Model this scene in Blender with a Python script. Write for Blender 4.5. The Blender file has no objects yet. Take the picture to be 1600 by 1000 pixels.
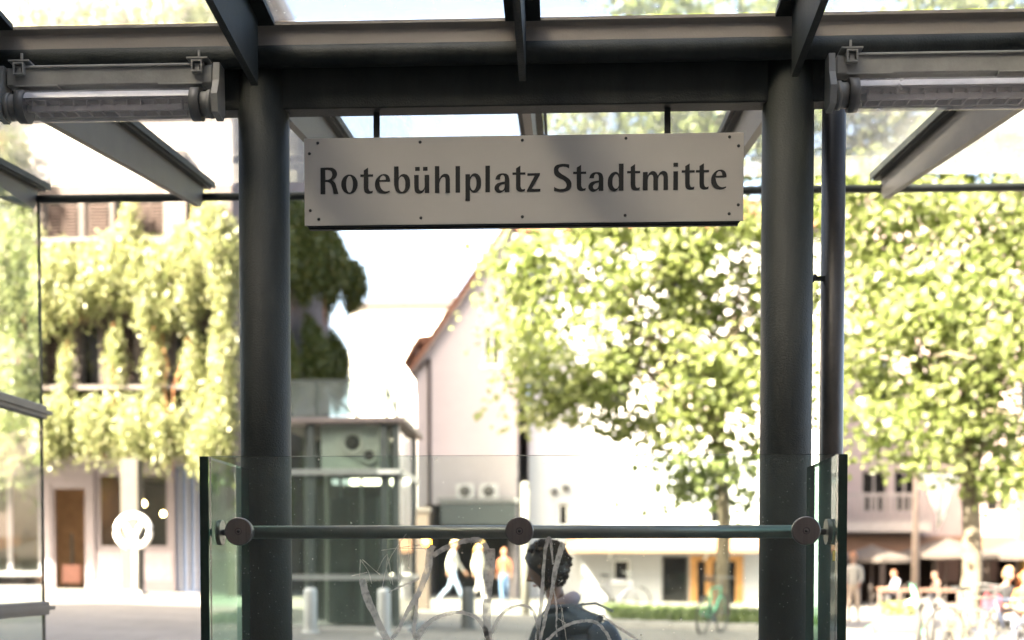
import bpy, bmesh, math, random
import numpy as np
from mathutils import Vector, Matrix, Euler
random.seed(7)
SC = bpy.context.scene
COL = SC.collection
R = math.radians

# ------------------------------------------------------------------ camera, sky, sun, exposure
EYE = Vector((0.0, 0.0, 1.05)); YAW, PITCH, LENS, SHIFT = 2.4, -2.0, 45.0, 0.2874
cd = bpy.data.cameras.new('camera'); cam = bpy.data.objects.new('camera', cd); COL.objects.link(cam)
cam.location = EYE; cam.rotation_euler = (R(90 + PITCH), 0, R(YAW))
cd.sensor_width = 36; cd.lens = LENS; cd.shift_y = SHIFT; cd.clip_start = 0.05; cd.clip_end = 2000
cd.dof.use_dof = True; cd.dof.focus_distance = 4.72; cd.dof.aperture_fstop = 1.75
SC.camera = cam
SUN = Vector((-0.63, -0.64, 0.725)).normalized()
w = bpy.data.worlds.new('World'); SC.world = w; w.use_nodes = True
wn = w.node_tree.nodes; sky = wn.new('ShaderNodeTexSky'); sky.sky_type = 'NISHITA'; sky.sun_disc = False
sky.sun_elevation = math.asin(SUN.z); sky.sun_rotation = math.atan2(SUN.x, SUN.y)
sky.air_density = 0.8; sky.dust_density = 6.0; sky.ozone_density = 0.2
wn['Background'].inputs[1].default_value = 0.10
w.node_tree.links.new(sky.outputs[0], wn['Background'].inputs[0])
sd = bpy.data.lights.new('sun', 'SUN'); so = bpy.data.objects.new('sun', sd); COL.objects.link(so)
sd.energy = 5.0; sd.angle = R(0.55); sd.color = (1.0, 0.93, 0.82)
so.rotation_euler = (-SUN).to_track_quat('-Z', 'Y').to_euler(); so.location = (-20, -10, 40)
vs = SC.view_settings; vs.view_transform = 'Standard'; vs.look = 'None'; vs.gamma = 1; vs.use_curve_mapping = False
vs.exposure = 3.95
vs.use_white_balance = True; vs.white_balance_temperature = 7300; vs.white_balance_tint = 8
SC.cycles.use_denoising = True
SC.cycles.max_bounces = 5; SC.cycles.diffuse_bounces = 3; SC.cycles.glossy_bounces = 2; SC.cycles.transparent_max_bounces = 20; SC.cycles.sample_clamp_indirect = 6

CR = Matrix.Rotation(R(YAW), 3, 'Z') @ Matrix.Rotation(R(90 + PITCH), 3, 'X')
def P(px, py, Y):
    """world point seen at photograph pixel (1600x1000) on the upright plane y = Y"""
    d = CR @ Vector(((px - 800) / 1600 * 36 / LENS, ((500 - py) / 1600 + SHIFT) * 36 / LENS, -1))
    return EYE + d * ((Y - EYE.y) / d.y)
def PX(px, Y): return P(px, 890, Y).x
def PZ(py, Y, px=800): return P(px, py, Y).z
def G(x, y=30):
    k = min(max((y - 9) / 8, 0), 1)
    return -0.03 * min(max(x, -22), 16) * k

# ------------------------------------------------------------------ materials
MATS = {}
def mat(name, col, rough=0.6, metal=0.0, var=0.15, scale=6.0, bump=0.0, bscale=None, spec=0.5, col2=None, stretch=None):
    if name in MATS: return MATS[name]
    m = bpy.data.materials.new(name); m.use_nodes = True; nt = m.node_tree; n = nt.nodes; L = nt.links
    b = n['Principled BSDF']; b.inputs['Roughness'].default_value = rough; b.inputs['Metallic'].default_value = metal
    b.inputs['Specular IOR Level'].default_value = spec
    tc = n.new('ShaderNodeTexCoord'); mp = n.new('ShaderNodeMapping'); L.new(tc.outputs['Object'], mp.inputs[0])
    if stretch: mp.inputs['Scale'].default_value = stretch
    no = n.new('ShaderNodeTexNoise'); no.inputs['Scale'].default_value = scale; no.inputs['Detail'].default_value = 6
    no.inputs['Roughness'].default_value = 0.65
    L.new(mp.outputs[0], no.inputs['Vector'])
    rp = n.new('ShaderNodeValToRGB'); rp.color_ramp.elements[0].position = 0.3; rp.color_ramp.elements[1].position = 0.72
    c2 = col2 or tuple(min(1, c * (1 + var)) for c in col); c1 = col if col2 else tuple(c * (1 - var) for c in col)
    rp.color_ramp.elements[0].color = (*c1, 1); rp.color_ramp.elements[1].color = (*c2, 1)
    L.new(no.outputs['Fac'], rp.inputs[0]); L.new(rp.outputs[0], b.inputs['Base Color'])
    if bump:
        n2 = n.new('ShaderNodeTexNoise'); n2.inputs['Scale'].default_value = bscale or scale * 8; n2.inputs['Detail'].default_value = 4
        L.new(tc.outputs['Object'], n2.inputs['Vector'])
        bp = n.new('ShaderNodeBump'); bp.inputs['Strength'].default_value = bump; bp.inputs['Distance'].default_value = 0.02
        L.new(n2.outputs['Fac'], bp.inputs['Height']); L.new(bp.outputs[0], b.inputs['Normal'])
    MATS[name] = m; return m

def glass(name, tint=(0.85, 0.92, 0.89), haze=0.06, hazecol=(0.55, 0.58, 0.55), rough=0.02, ior=1.5, dirt=0.12, specks=0.0, refl=1.0, scale=3.0):
    """thin pane: straight transmission, Fresnel mirror, patchy dust that scatters light"""
    if name in MATS: return MATS[name]
    m = bpy.data.materials.new(name); m.use_nodes = True; nt = m.node_tree; n = nt.nodes; L = nt.links
    n.remove(n['Principled BSDF']); out = n['Material Output']
    tr = n.new('ShaderNodeBsdfTransparent'); tr.inputs[0].default_value = (*tint, 1)
    gl = n.new('ShaderNodeBsdfGlossy'); gl.inputs['Roughness'].default_value = rough
    gl.inputs['Color'].default_value = (refl, refl, refl, 1)
    fr = n.new('ShaderNodeFresnel'); fr.inputs[0].default_value = ior
    ge = n.new('ShaderNodeNewGeometry'); bf = n.new('ShaderNodeMath'); bf.operation = 'SUBTRACT'; bf.inputs[0].default_value = 1.0; L.new(ge.outputs['Backfacing'], bf.inputs[1])
    fm_ = n.new('ShaderNodeMath'); fm_.operation = 'MULTIPLY'; L.new(fr.outputs[0], fm_.inputs[0]); L.new(bf.outputs[0], fm_.inputs[1])   # reflect on the outer skin only, no trapped light inside the slab
    mx = n.new('ShaderNodeMixShader'); L.new(fm_.outputs[0], mx.inputs[0]); L.new(tr.outputs[0], mx.inputs[1]); L.new(gl.outputs[0], mx.inputs[2])
    df = n.new('ShaderNodeBsdfDiffuse'); df.inputs[0].default_value = (*hazecol, 1)
    tl = n.new('ShaderNodeBsdfTranslucent'); tl.inputs[0].default_value = (*hazecol, 1)
    ad = n.new('ShaderNodeMixShader'); ad.inputs[0].default_value = 0.6; L.new(df.outputs[0], ad.inputs[1]); L.new(tl.outputs[0], ad.inputs[2])
    tc = n.new('ShaderNodeTexCoord'); no = n.new('ShaderNodeTexNoise'); no.inputs['Scale'].default_value = scale; no.inputs['Detail'].default_value = 8
    L.new(tc.outputs['Object'], no.inputs['Vector'])
    mr = n.new('ShaderNodeMapRange'); mr.inputs[1].default_value = 0.38; mr.inputs[2].default_value = 0.75
    mr.inputs[3].default_value = haze; mr.inputs[4].default_value = haze + dirt
    L.new(no.outputs['Fac'], mr.inputs[0]); fac = mr.outputs[0]
    if specks:
        vo = n.new('ShaderNodeTexVoronoi'); vo.inputs['Scale'].default_value = specks; L.new(tc.outputs['Object'], vo.inputs['Vector'])
        lt = n.new('ShaderNodeMath'); lt.operation = 'LESS_THAN'; lt.inputs[1].default_value = 0.10; L.new(vo.outputs['Distance'], lt.inputs[0])
        sp = n.new('ShaderNodeSeparateColor'); L.new(vo.outputs['Color'], sp.inputs[0])
        g2 = n.new('ShaderNodeMath'); g2.operation = 'GREATER_THAN'; g2.inputs[1].default_value = 0.72; L.new(sp.outputs[0], g2.inputs[0])
        mu = n.new('ShaderNodeMath'); mu.operation = 'MULTIPLY'; L.new(lt.outputs[0], mu.inputs[0]); L.new(g2.outputs[0], mu.inputs[1])
        m3 = n.new('ShaderNodeMath'); m3.operation = 'MULTIPLY_ADD'; m3.inputs[1].default_value = 0.5; L.new(mu.outputs[0], m3.inputs[0]); L.new(fac, m3.inputs[2])
        fac = m3.outputs[0]
    m2 = n.new('ShaderNodeMixShader'); L.new(fac, m2.inputs[0]); L.new(mx.outputs[0], m2.inputs[1]); L.new(ad.outputs[0], m2.inputs[2])
    L.new(m2.outputs[0], out.inputs['Surface']); MATS[name] = m; return m

def leafmat(name, c1, c2, c3, trans=0.45):
    m = bpy.data.materials.new(name); m.use_nodes = True; nt = m.node_tree; n = nt.nodes; L = nt.links
    n.remove(n['Principled BSDF']); out = n['Material Output']
    at = n.new('ShaderNodeAttribute'); at.attribute_name = 'tone'
    rp = n.new('ShaderNodeValToRGB'); e = rp.color_ramp.elements; e[0].color = (*c1, 1); e[1].color = (*c3, 1)
    x = e.new(0.5); x.color = (*c2, 1); L.new(at.outputs['Fac'], rp.inputs[0])
    df = n.new('ShaderNodeBsdfDiffuse'); tl = n.new('ShaderNodeBsdfTranslucent')
    hs = n.new('ShaderNodeHueSaturation'); hs.inputs['Hue'].default_value = 0.495; hs.inputs['Saturation'].default_value = 1.05; hs.inputs['Value'].default_value = 1.25
    L.new(rp.outputs[0], df.inputs[0]); L.new(rp.outputs[0], hs.inputs['Color']); L.new(hs.outputs[0], tl.inputs[0])
    a = n.new('ShaderNodeMixShader'); a.inputs[0].default_value = trans; L.new(df.outputs[0], a.inputs[1]); L.new(tl.outputs[0], a.inputs[2])
    gl = n.new('ShaderNodeBsdfGlossy'); gl.inputs['Roughness'].default_value = 0.42
    b = n.new('ShaderNodeMixShader'); b.inputs[0].default_value = 0.035; L.new(a.outputs[0], b.inputs[1]); L.new(gl.outputs[0], b.inputs[2])
    L.new(b.outputs[0], out.inputs['Surface']); MATS[name] = m; return m

def emit(name, col, s):
    m = bpy.data.materials.new(name); m.use_nodes = True; b = m.node_tree.nodes['Principled BSDF']
    b.inputs['Base Color'].default_value = (*col, 1); b.inputs['Emission Color'].default_value = (*col, 1); b.inputs['Emission Strength'].default_value = s
    MATS[name] = m; return m

steel = mat('dark_steel_paint', (0.021, 0.0255, 0.023), 0.58, 0.0, 0.25, 7, 0.2, 140, col2=(0.044, 0.049, 0.044), stretch=(1, 1, .22), spec=.33)
steel_web = mat('grey_brown_steel_paint', (0.058, 0.053, 0.048), 0.5, 0.0, 0.2, 4, 0.1, 120, col2=(0.085, 0.077, 0.070))
gutter_m = mat('weathered_zinc', (0.30, 0.27, 0.235), 0.55, 0.0, 0.2, 2.2, 0.08, 90, col2=(0.42, 0.38, 0.34), stretch=(0.5, 1, 3))
lampgrey = mat('lamp_grey_plastic', (0.30, 0.30, 0.28), 0.5, 0, 0.18, 9, 0.08, 120)
lampdark = mat('lamp_dark_cap', (0.15, 0.15, 0.145), 0.45, 0, 0.2, 9)
white_pl = mat('white_reflector', (0.72, 0.72, 0.74), 0.4, 0, 0.05, 4)
louvre_m = mat('louvre_grey', (0.50, 0.48, 0.48), 0.4, 0.3, 0.1, 8)
stainless = mat('brushed_stainless', (0.20, 0.185, 0.175), 0.40, 0.9, 0.15, 60, 0.05, 300, stretch=(1, 1, 0.05))
rail_m = mat('rail_stainless', (0.27, 0.245, 0.22), 0.38, 0.95, 0.1, 20)
sign_m = mat('sign_enamel_white', (0.55, 0.53, 0.485), 0.38, 0, 0.05, 2.5, 0.02, 300)
black_m = mat('letter_black', (0.012, 0.013, 0.012), 0.5, 0, 0.1, 20)
rivet_m = mat('rivet_dark', (0.05, 0.05, 0.05), 0.4, 0.4, 0.1, 20)
edge_m = mat('glass_edge_green', (0.010, 0.030, 0.022), 0.12, 0, 0.3, 8)
pane_g = glass('balustrade_glass', (0.90, 0.95, 0.93), 0.012, (0.42, 0.45, 0.43), dirt=0.03, specks=70, scale=2.2)
side_g = glass('balustrade_side_glass', (0.62, 0.78, 0.71), 0.03, (0.30, 0.40, 0.36), dirt=0.06, scale=2.2)
roof_g = glass('roof_glass', (0.745, 0.765, 0.77), 0.09, (0.62, 0.63, 0.61), dirt=0.09, specks=26, scale=2.6, refl=0.8, ior=1.45)
wall_g = glass('side_wall_glass', (0.86, 0.92, 0.90), 0.03, (0.5, 0.53, 0.5), dirt=0.04, ior=1.4)
lift_g = glass('lift_glass', (0.74, 0.785, 0.755), 0.02, (0.4, 0.45, 0.42), dirt=0.04)
shop_g = glass('shop_glass', (0.62, 0.68, 0.68), 0.02, dirt=0.03)
tube_g = glass('lamp_acrylic', (0.88, 0.88, 0.90), 0.24, (0.6, 0.6, 0.62), rough=0.12, dirt=0.12, scale=12)
def etched(name, col, tr=.42):
    m = bpy.data.materials.new(name); m.use_nodes = True; nt = m.node_tree; n = nt.nodes; L = nt.links; n.remove(n['Principled BSDF'])
    df = n.new('ShaderNodeBsdfDiffuse'); tl = n.new('ShaderNodeBsdfTranslucent'); df.inputs[0].default_value = tl.inputs[0].default_value = (*col, 1)
    a = n.new('ShaderNodeMixShader'); a.inputs[0].default_value = tr; L.new(df.outputs[0], a.inputs[1]); L.new(tl.outputs[0], a.inputs[2])
    tp = n.new('ShaderNodeBsdfTransparent'); tc = n.new('ShaderNodeTexCoord'); no = n.new('ShaderNodeTexNoise'); no.inputs['Scale'].default_value = 55; no.inputs['Detail'].default_value = 4
    L.new(tc.outputs['Object'], no.inputs['Vector']); mr = n.new('ShaderNodeMapRange'); mr.inputs[1].default_value = .34; mr.inputs[2].default_value = .58; mr.inputs[3].default_value = .45; mr.inputs[4].default_value = .95
    L.new(no.outputs['Fac'], mr.inputs[0]); b = n.new('ShaderNodeMixShader'); L.new(mr.outputs[0], b.inputs[0]); L.new(tp.outputs[0], b.inputs[1]); L.new(a.outputs[0], b.inputs[2])
    L.new(b.outputs[0], n['Material Output'].inputs['Surface']); MATS[name] = m; return m
scratch_m = etched('etched_marks', (0.60, 0.55, 0.52))
win_dark = glass('window_glass_far', (0.10, 0.11, 0.12), 0.02, dirt=0.03, refl=0.9)

# ------------------------------------------------------------------ mesh helpers
class MB:
    def __init__(s): s.v = []; s.f = []; s.m = []; s.sm = []
    def add(s, vs, fs, mi=0, smooth=False):
        o = len(s.v); s.v += [tuple(v) for v in vs]; s.f += [tuple(i + o for i in f) for f in fs]
        s.m += [mi] * len(fs); s.sm += [smooth] * len(fs); return s
    def box(s, x0, x1, y0, y1, z0, z1, mi=0, bev=0.0):
        if bev <= 0:
            vs = [(x, y, z) for x in (x0, x1) for y in (y0, y1) for z in (z0, z1)]
            return s.add(vs, [(0, 1, 3, 2), (4, 6, 7, 5), (0, 4, 5, 1), (2, 3, 7, 6), (0, 2, 6, 4), (1, 5, 7, 3)], mi)
        bm = bmesh.new(); bmesh.ops.create_cube(bm, size=1)
        for v in bm.verts: v.co = Vector(((x0 + x1) / 2 + v.co.x * (x1 - x0), (y0 + y1) / 2 + v.co.y * (y1 - y0), (z0 + z1) / 2 + v.co.z * (z1 - z0)))
        bmesh.ops.bevel(bm, geom=list(bm.edges), offset=bev, segments=1, affect='EDGES')
        bm.verts.index_update(); s.add([v.co for v in bm.verts], [[v.index for v in f.verts] for f in bm.faces], mi); bm.free(); return s
    def bar(s, a, b, wx, wy, mi=0, up=(0, 0, 1)):
        a, b = Vector(a), Vector(b); d = (b - a).normalized(); u = Vector(up)
        if abs(d.dot(u)) > .95: u = Vector((0, 1, 0))
        x = d.cross(u).normalized(); y = x.cross(d)
        vs = [p + x * sx * wx / 2 + y * sy * wy / 2 for p in (a, b) for sx, sy in ((-1, -1), (1, -1), (1, 1), (-1, 1))]
        return s.add(vs, [(0, 1, 2, 3), (7, 6, 5, 4), (0, 4, 5, 1), (1, 5, 6, 2), (2, 6, 7, 3), (3, 7, 4, 0)], mi)
    def tube(s, pts, rs, n=10, mi=0, cap=True, smooth=True):
        pts = [Vector(p) for p in pts]
        if not hasattr(rs, '__len__'): rs = [rs] * len(pts)
        ring = []; vs = []; ref = None
        for i, p in enumerate(pts):
            d = (pts[min(i + 1, len(pts) - 1)] - pts[max(i - 1, 0)])
            d = d.normalized() if d.length > 1e-9 else Vector((0, 0, 1))
            if ref is None: ref = Vector((0, 0, 1)) if abs(d.z) < .9 else Vector((1, 0, 0))
            x = d.cross(ref).normalized(); y = x.cross(d); ref = -d.cross(x) if False else ref
            for k in range(n):
                a = 2 * math.pi * k / n; vs.append(p + (x * math.cos(a) + y * math.sin(a)) * rs[i])
        fs = []
        for i in range(len(pts) - 1):
            for k in range(n):
                fs.append((i * n + k, i * n + (k + 1) % n, (i + 1) * n + (k + 1) % n, (i + 1) * n + k))
        s.add(vs, fs, mi, smooth)
        if cap:
            o = len(s.v) - len(vs)
            s.f += [tuple(o + k for k in reversed(range(n))), tuple(o + (len(pts) - 1) * n + k for k in range(n))]; s.m += [mi, mi]; s.sm += [False, False]
        return s
    def cyl(s, a, b, r, n=16, mi=0): return s.tube([a, b], r, n, mi)
    def poly_prism(s, poly, axis, a, b, mi=0):
        """2-D polygon extruded along axis: 'x' -> poly is (y,z); 'y' -> poly is (x,z); 'z' -> poly is (x,y)"""
        def pt(p, t): return (t, p[0], p[1]) if axis == 'x' else (p[0], t, p[1]) if axis == 'y' else (p[0], p[1], t)
        n = len(poly); vs = [pt(p, a) for p in poly] + [pt(p, b) for p in poly]
        fs = [tuple(range(n)), tuple(reversed(range(n, 2 * n)))] + [(i, i + n, (i + 1) % n + n, (i + 1) % n) for i in range(n)]
        return s.add(vs, fs, mi)
    def lathe(s, prof, c, n=16, mi=0, axis='z', smooth=True):
        vs = []; c = Vector(c)
        for r, h in prof:
            for k in range(n):
                a = 2 * math.pi * k / n; q = (r * math.cos(a), r * math.sin(a), h)
                q = q if axis == 'z' else (q[0], q[2], q[1]) if axis == 'y' else (q[2], q[0], q[1])
                vs.append(c + Vector(q))
        fs = [(i * n + k, i * n + (k + 1) % n, (i + 1) * n + (k + 1) % n, (i + 1) * n + k) for i in range(len(prof) - 1) for k in range(n)]
        return s.add(vs, fs, mi, smooth)
    def build(s, name, mats, parent=None, loc=None):
        me = bpy.data.meshes.new(name); me.from_pydata(s.v, [], s.f)
        for m in (mats if isinstance(mats, (list, tuple)) else [mats]): me.materials.append(m)
        me.polygons.foreach_set('material_index', s.m); me.polygons.foreach_set('use_smooth', s.sm)
        bm = bmesh.new(); bm.from_mesh(me); bmesh.ops.recalc_face_normals(bm, faces=bm.faces); bm.to_mesh(me); bm.free()
        o = bpy.data.objects.new(name, me); COL.objects.link(o)
        if parent is not None: put(o, parent)
        return o
def put(o, parent):
    o.parent = parent; o.matrix_parent_inverse = Matrix.Translation(-parent.location) if parent.parent is None else Matrix.Identity(4)
    if parent.parent is not None: o.matrix_parent_inverse = Matrix.Identity(4)
    return o
def tag(o, label=None, cat=None, group=None, kind=None):
    if label: o['label'] = label
    if cat: o['category'] = cat
    if group: o['group'] = group
    if kind: o['kind'] = kind
    return o
def thing(name, label, cat, group=None, loc=(0, 0, 0), rz=0, kind=None):
    o = bpy.data.objects.new(name, None); COL.objects.link(o); o.location = loc; o.rotation_euler = (0, 0, rz)
    o.empty_display_size = .1
    return tag(o, label, cat, group, kind)
def copy_tree(o, parent=None):
    c = o.copy(); COL.objects.link(c)
    if parent is not None: c.parent = parent
    for ch in list(o.children): copy_tree(ch, c)
    return c
def B(): return MB()
# ------------------------------------------------------------------ ground
asphalt = mat('pale_paving', (0.10, 0.093, 0.082), 0.85, 0, 0.12, 0.7, 0.25, 14, col2=(0.155, 0.145, 0.13))
nt = asphalt.node_tree; bk_ = nt.nodes.new('ShaderNodeTexBrick'); bk_.inputs['Scale'].default_value = 1.0; bk_.inputs['Brick Width'].default_value = 1.2; bk_.inputs['Row Height'].default_value = .8; bk_.inputs['Mortar Size'].default_value = .018
bk_.inputs['Color1'].default_value = (1, 1, 1, 1); bk_.inputs['Color2'].default_value = (.84, .84, .84, 1); bk_.inputs['Mortar'].default_value = (.4, .38, .35, 1)
tc_ = [q for q in nt.nodes if q.type == 'TEX_COORD'][0]; nt.links.new(tc_.outputs['Object'], bk_.inputs['Vector'])
mm = nt.nodes.new('ShaderNodeMix'); mm.data_type = 'RGBA'; mm.blend_type = 'MULTIPLY'; mm.inputs[0].default_value = 1
rp_ = [q for q in nt.nodes if q.type == 'VALTORGB'][0]; nt.links.new(rp_.outputs[0], mm.inputs[6]); nt.links.new(bk_.outputs['Color'], mm.inputs[7]); nt.links.new(mm.outputs[2], nt.nodes['Principled BSDF'].inputs['Base Color'])
def grid_sheet(name, xs, ys, zf, m, **k):
    b = B(); nx, ny = len(xs), len(ys)
    b.add([(x, y, zf(x, y)) for x in xs for y in ys], [(i * ny + j, (i + 1) * ny + j, (i + 1) * ny + j + 1, i * ny + j + 1) for i in range(nx - 1) for j in range(ny - 1)], 0, True)
    return tag(b.build(name, m), **k)
xs = [-700, -300, -120, -60] + [x for x in range(-40, 41, 2)] + [60, 120, 300, 700]
ys = [-700, -200, -60, -20, 0, 4, 8] + [y * .5 + 9 for y in range(0, 18)] + list(range(19, 62, 3)) + [80, 120, 200, 400, 900]
grid_sheet('ground', xs, ys, lambda x, y: G(x, y), asphalt, kind='structure', label='pale paved square sloping gently down to the right')
tag(B().box(-3.3, 3.2, -7.0, 8.3, -.25, .012).build('bounce_cut_slab', mat('bounce_cut_dark', (.055, .052, .048), .6, 0, .2, 3)), 'dark slab under the canopy, added out of view to cut bounced light', kind='structure')  # unseen dark slab added to reduce ground bounce onto sign and beams
# ------------------------------------------------------------------ station canopy
YP = 5.10                                   # post line
XL, XR = PX(417, YP), PX(1226, YP)
BAY = (XR - XL) / 2
RX = [XL + BAY * k for k in (-2, -1, 0, 1, 2, 3, 4)]
canopy = thing('station_canopy', 'dark steel and glass canopy over the station entrance, on two round posts', 'canopy', loc=((XL + XR) / 2, YP, 0))
for x in (XL, XR):
    b = B().tube([(x, YP, 0), (x, YP, 3.05)], 0.1, 40)
    b.tube([(x, YP, 0), (x, YP, 0.03)], 0.16, 32)
    b.build('post', steel, canopy)
ZB0, ZB1 = PZ(165, 5.05), PZ(94, 5.05)
XA, XB = RX[0] - .15, RX[-1] + .15
B().box(XA, XB, 5.05, 5.145, ZB0, ZB1 + .01, 0, .004).build('beam', steel, canopy)
zt = PZ(81, 4.99)
B().tube([(XA, 5.0, zt), (XB, 5.0, zt)], 0.042, 24).build('edge_tube', steel, canopy)
# gutter fascia above the tube: folded zinc profile
zg0, zg1 = PZ(70, 5.03), PZ(27, 5.0)
b = B()
prof = [(5.035, zg0 - .01), (5.022, zg0 + .004), (5.022, zg1 - .028), (5.002, zg1 - .012), (5.002, zg1), (5.10, zg1), (5.10, zg0 - .01)]
b.poly_prism(prof, 'x', XA, XB).build('gutter', gutter_m, canopy)
# near side rafters: T section, flange on top, tapering web below
def zn(y): return zg1 + 0.006 + 0.075 * (5.0 - y)
for x in RX:
    b = B()
    b.add([(x + sx * .068, y, zn(y) - dz) for y in (4.998, -2.5) for sx, dz in ((-1, .0), (1, .0), (1, .022), (-1, .022))],
          [(0, 1, 2, 3), (7, 6, 5, 4), (0, 4, 5, 1), (1, 5, 6, 2), (2, 6, 7, 3), (3, 7, 4, 0)])
    zw0 = PZ(128, 4.96)
    pl = [(4.955, zw0), (4.955, zn(4.955) - .022), (-2.5, zn(-2.5) - .022), (-2.5, zn(-2.5) - .30), (4.2, zw0 + .055)]
    b.poly_prism(pl, 'x', x - .013, x + .013)
    b.build('rafter', steel, canopy)
for k in range(len(RX) - 1):
    x0, x1 = RX[k] + .045, RX[k + 1] - .045
    for ya, yb in ((5.03, 3.3), (3.28, 1.4), (1.38, -2.5)):
        b = B(); b.add([(x, y, zn(y) + .012 + dz) for dz in (0, .014) for x, y in ((x0, ya), (x1, ya), (x1, yb), (x0, yb))],
              [(0, 1, 2, 3), (7, 6, 5, 4), (0, 4, 5, 1), (1, 5, 6, 2), (2, 6, 7, 3), (3, 7, 4, 0)])
        b.build('roof_pane', roof_g, canopy)
for y in (3.29, 1.39, -2.5):
    B().box(XA, XB, y - .025, y + .025, zn(y) + .028, zn(y) + .05).build('purlin', steel, canopy)
# far side rafters rising away to a thin edge tube
YF = 7.82
def zt_far(y): return 3.185 + 0.083 * (y - 5.1)
def zb_far(y): return 2.925 + 0.122 * (y - 5.1)
for x in RX:
    b = B()
    pl = [(5.15, zb_far(5.15)), (5.15, zt_far(5.15)), (YF, zt_far(YF)), (YF, zb_far(YF) + .06), (YF - .06, zb_far(YF - .06))]
    b.poly_prism(pl, 'x', x - .018, x + .018, 0)
    for dx in (.052,):
        b.add([(x + sx, y, zt_far(y) + dz) for y in (5.15, YF + .05) for sx, dz in ((-dx, -.03), (dx, -.03), (dx, .0), (-dx, .0))],
              [(0, 1, 2, 3), (7, 6, 5, 4), (0, 4, 5, 1), (1, 5, 6, 2), (2, 6, 7, 3), (3, 7, 4, 0)], 1)
    for sg in (-1, 1):                       # rubber strip and clamp on the flange edge
        b.add([(x + sg * sx, y, zt_far(y) + dz) for y in (5.15, YF + .08) for sx, dz in ((.055, -.018), (.07, -.018), (.07, .02), (.055, .02))],
              [(0, 1, 2, 3), (7, 6, 5, 4), (0, 4, 5, 1), (1, 5, 6, 2), (2, 6, 7, 3), (3, 7, 4, 0)], 1)
    b.build('outer_rafter', [steel_web, steel], canopy)
for k in range(len(RX) - 1):
    x0, x1 = RX[k] + .03, RX[k + 1] - .03
    b = B(); b.add([(x, y, zt_far(y) + .023 + dz) for dz in (0, .014) for x, y in ((x0, 5.12), (x1, 5.12), (x1, YF + .12), (x0, YF + .12))],
          [(0, 1, 2, 3), (7, 6, 5, 4), (0, 4, 5, 1), (1, 5, 6, 2), (2, 6, 7, 3), (3, 7, 4, 0)])
    b.build('roof_pane', roof_g, canopy)
ze = PZ(302, YF)
B().tube([(RX[0] - .05, YF, ze), (RX[-1], YF, ze)], 0.024, 14).build('outer_edge_tube', steel, canopy)
for x in RX:
    B().box(x - .012, x + .012, YF - .05, YF + .02, ze - .01, zb_far(YF) + .09).build('tube_bracket', steel, canopy)
# glazed side wall on the left
SX = RX[0] + .02
B().box(SX - .008, SX + .008, 1.0, YF + .02, .12, 1.36 * 1.0 + .0, 0).build('wall_pane', wall_g, canopy) if False else None
zt1, zt2 = PZ(640, YF), PZ(951, YF)
for y0, y1 in ((1.2, 3.4), (3.42, 5.62), (5.64, YF)):
    for z0, z1 in ((.1, zt2 - .045), (zt2 + .045, zt1 - .045), (zt1 + .045, 3.16 if y1 < 6 else 3.24)):
        b = B(); b.box(SX - .006, SX + .006, y0, y1, z0, z1); b.build('wall_pane', wall_g, canopy)
B().box(SX - .009, SX + .009, YF + .001, YF + .012, .1, ze).build('wall_edge', steel, canopy)
for z in (zt1, zt2):
    b = B(); b.box(SX - .03, SX + .03, 1.2, YF + .03, z - .042, z + .042, 0, .006)
    b.box(SX - .045, SX + .045, 1.2, YF + .08, z - .012, z + .012, 0); b.build('transom', steel_web, canopy)
# rain pipe beside the right post
xd = PX(1297, 5.22)
pipe = thing('downpipe', 'slim dark steel rain pipe standing close beside the right post', 'pipe', loc=(xd, 5.22, 0))
B().tube([(xd, 5.22, 0), (xd, 5.22, 3.0)], 0.047, 24).build('pipe', mat('pipe_steel', (0.085, 0.08, 0.074), 0.38, 0.3, .2, 6, .05, 100), pipe)
zb = PZ(440, 5.2)
b = B(); b.box(XR + .08, xd - .03, 5.19, 5.205, zb - .008, zb + .008); b.cyl((XR + .115, 5.185, zb - .013), (XR + .13, 5.2, zb + .013), .008, 8)
b.build('clamp', steel, pipe)

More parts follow.
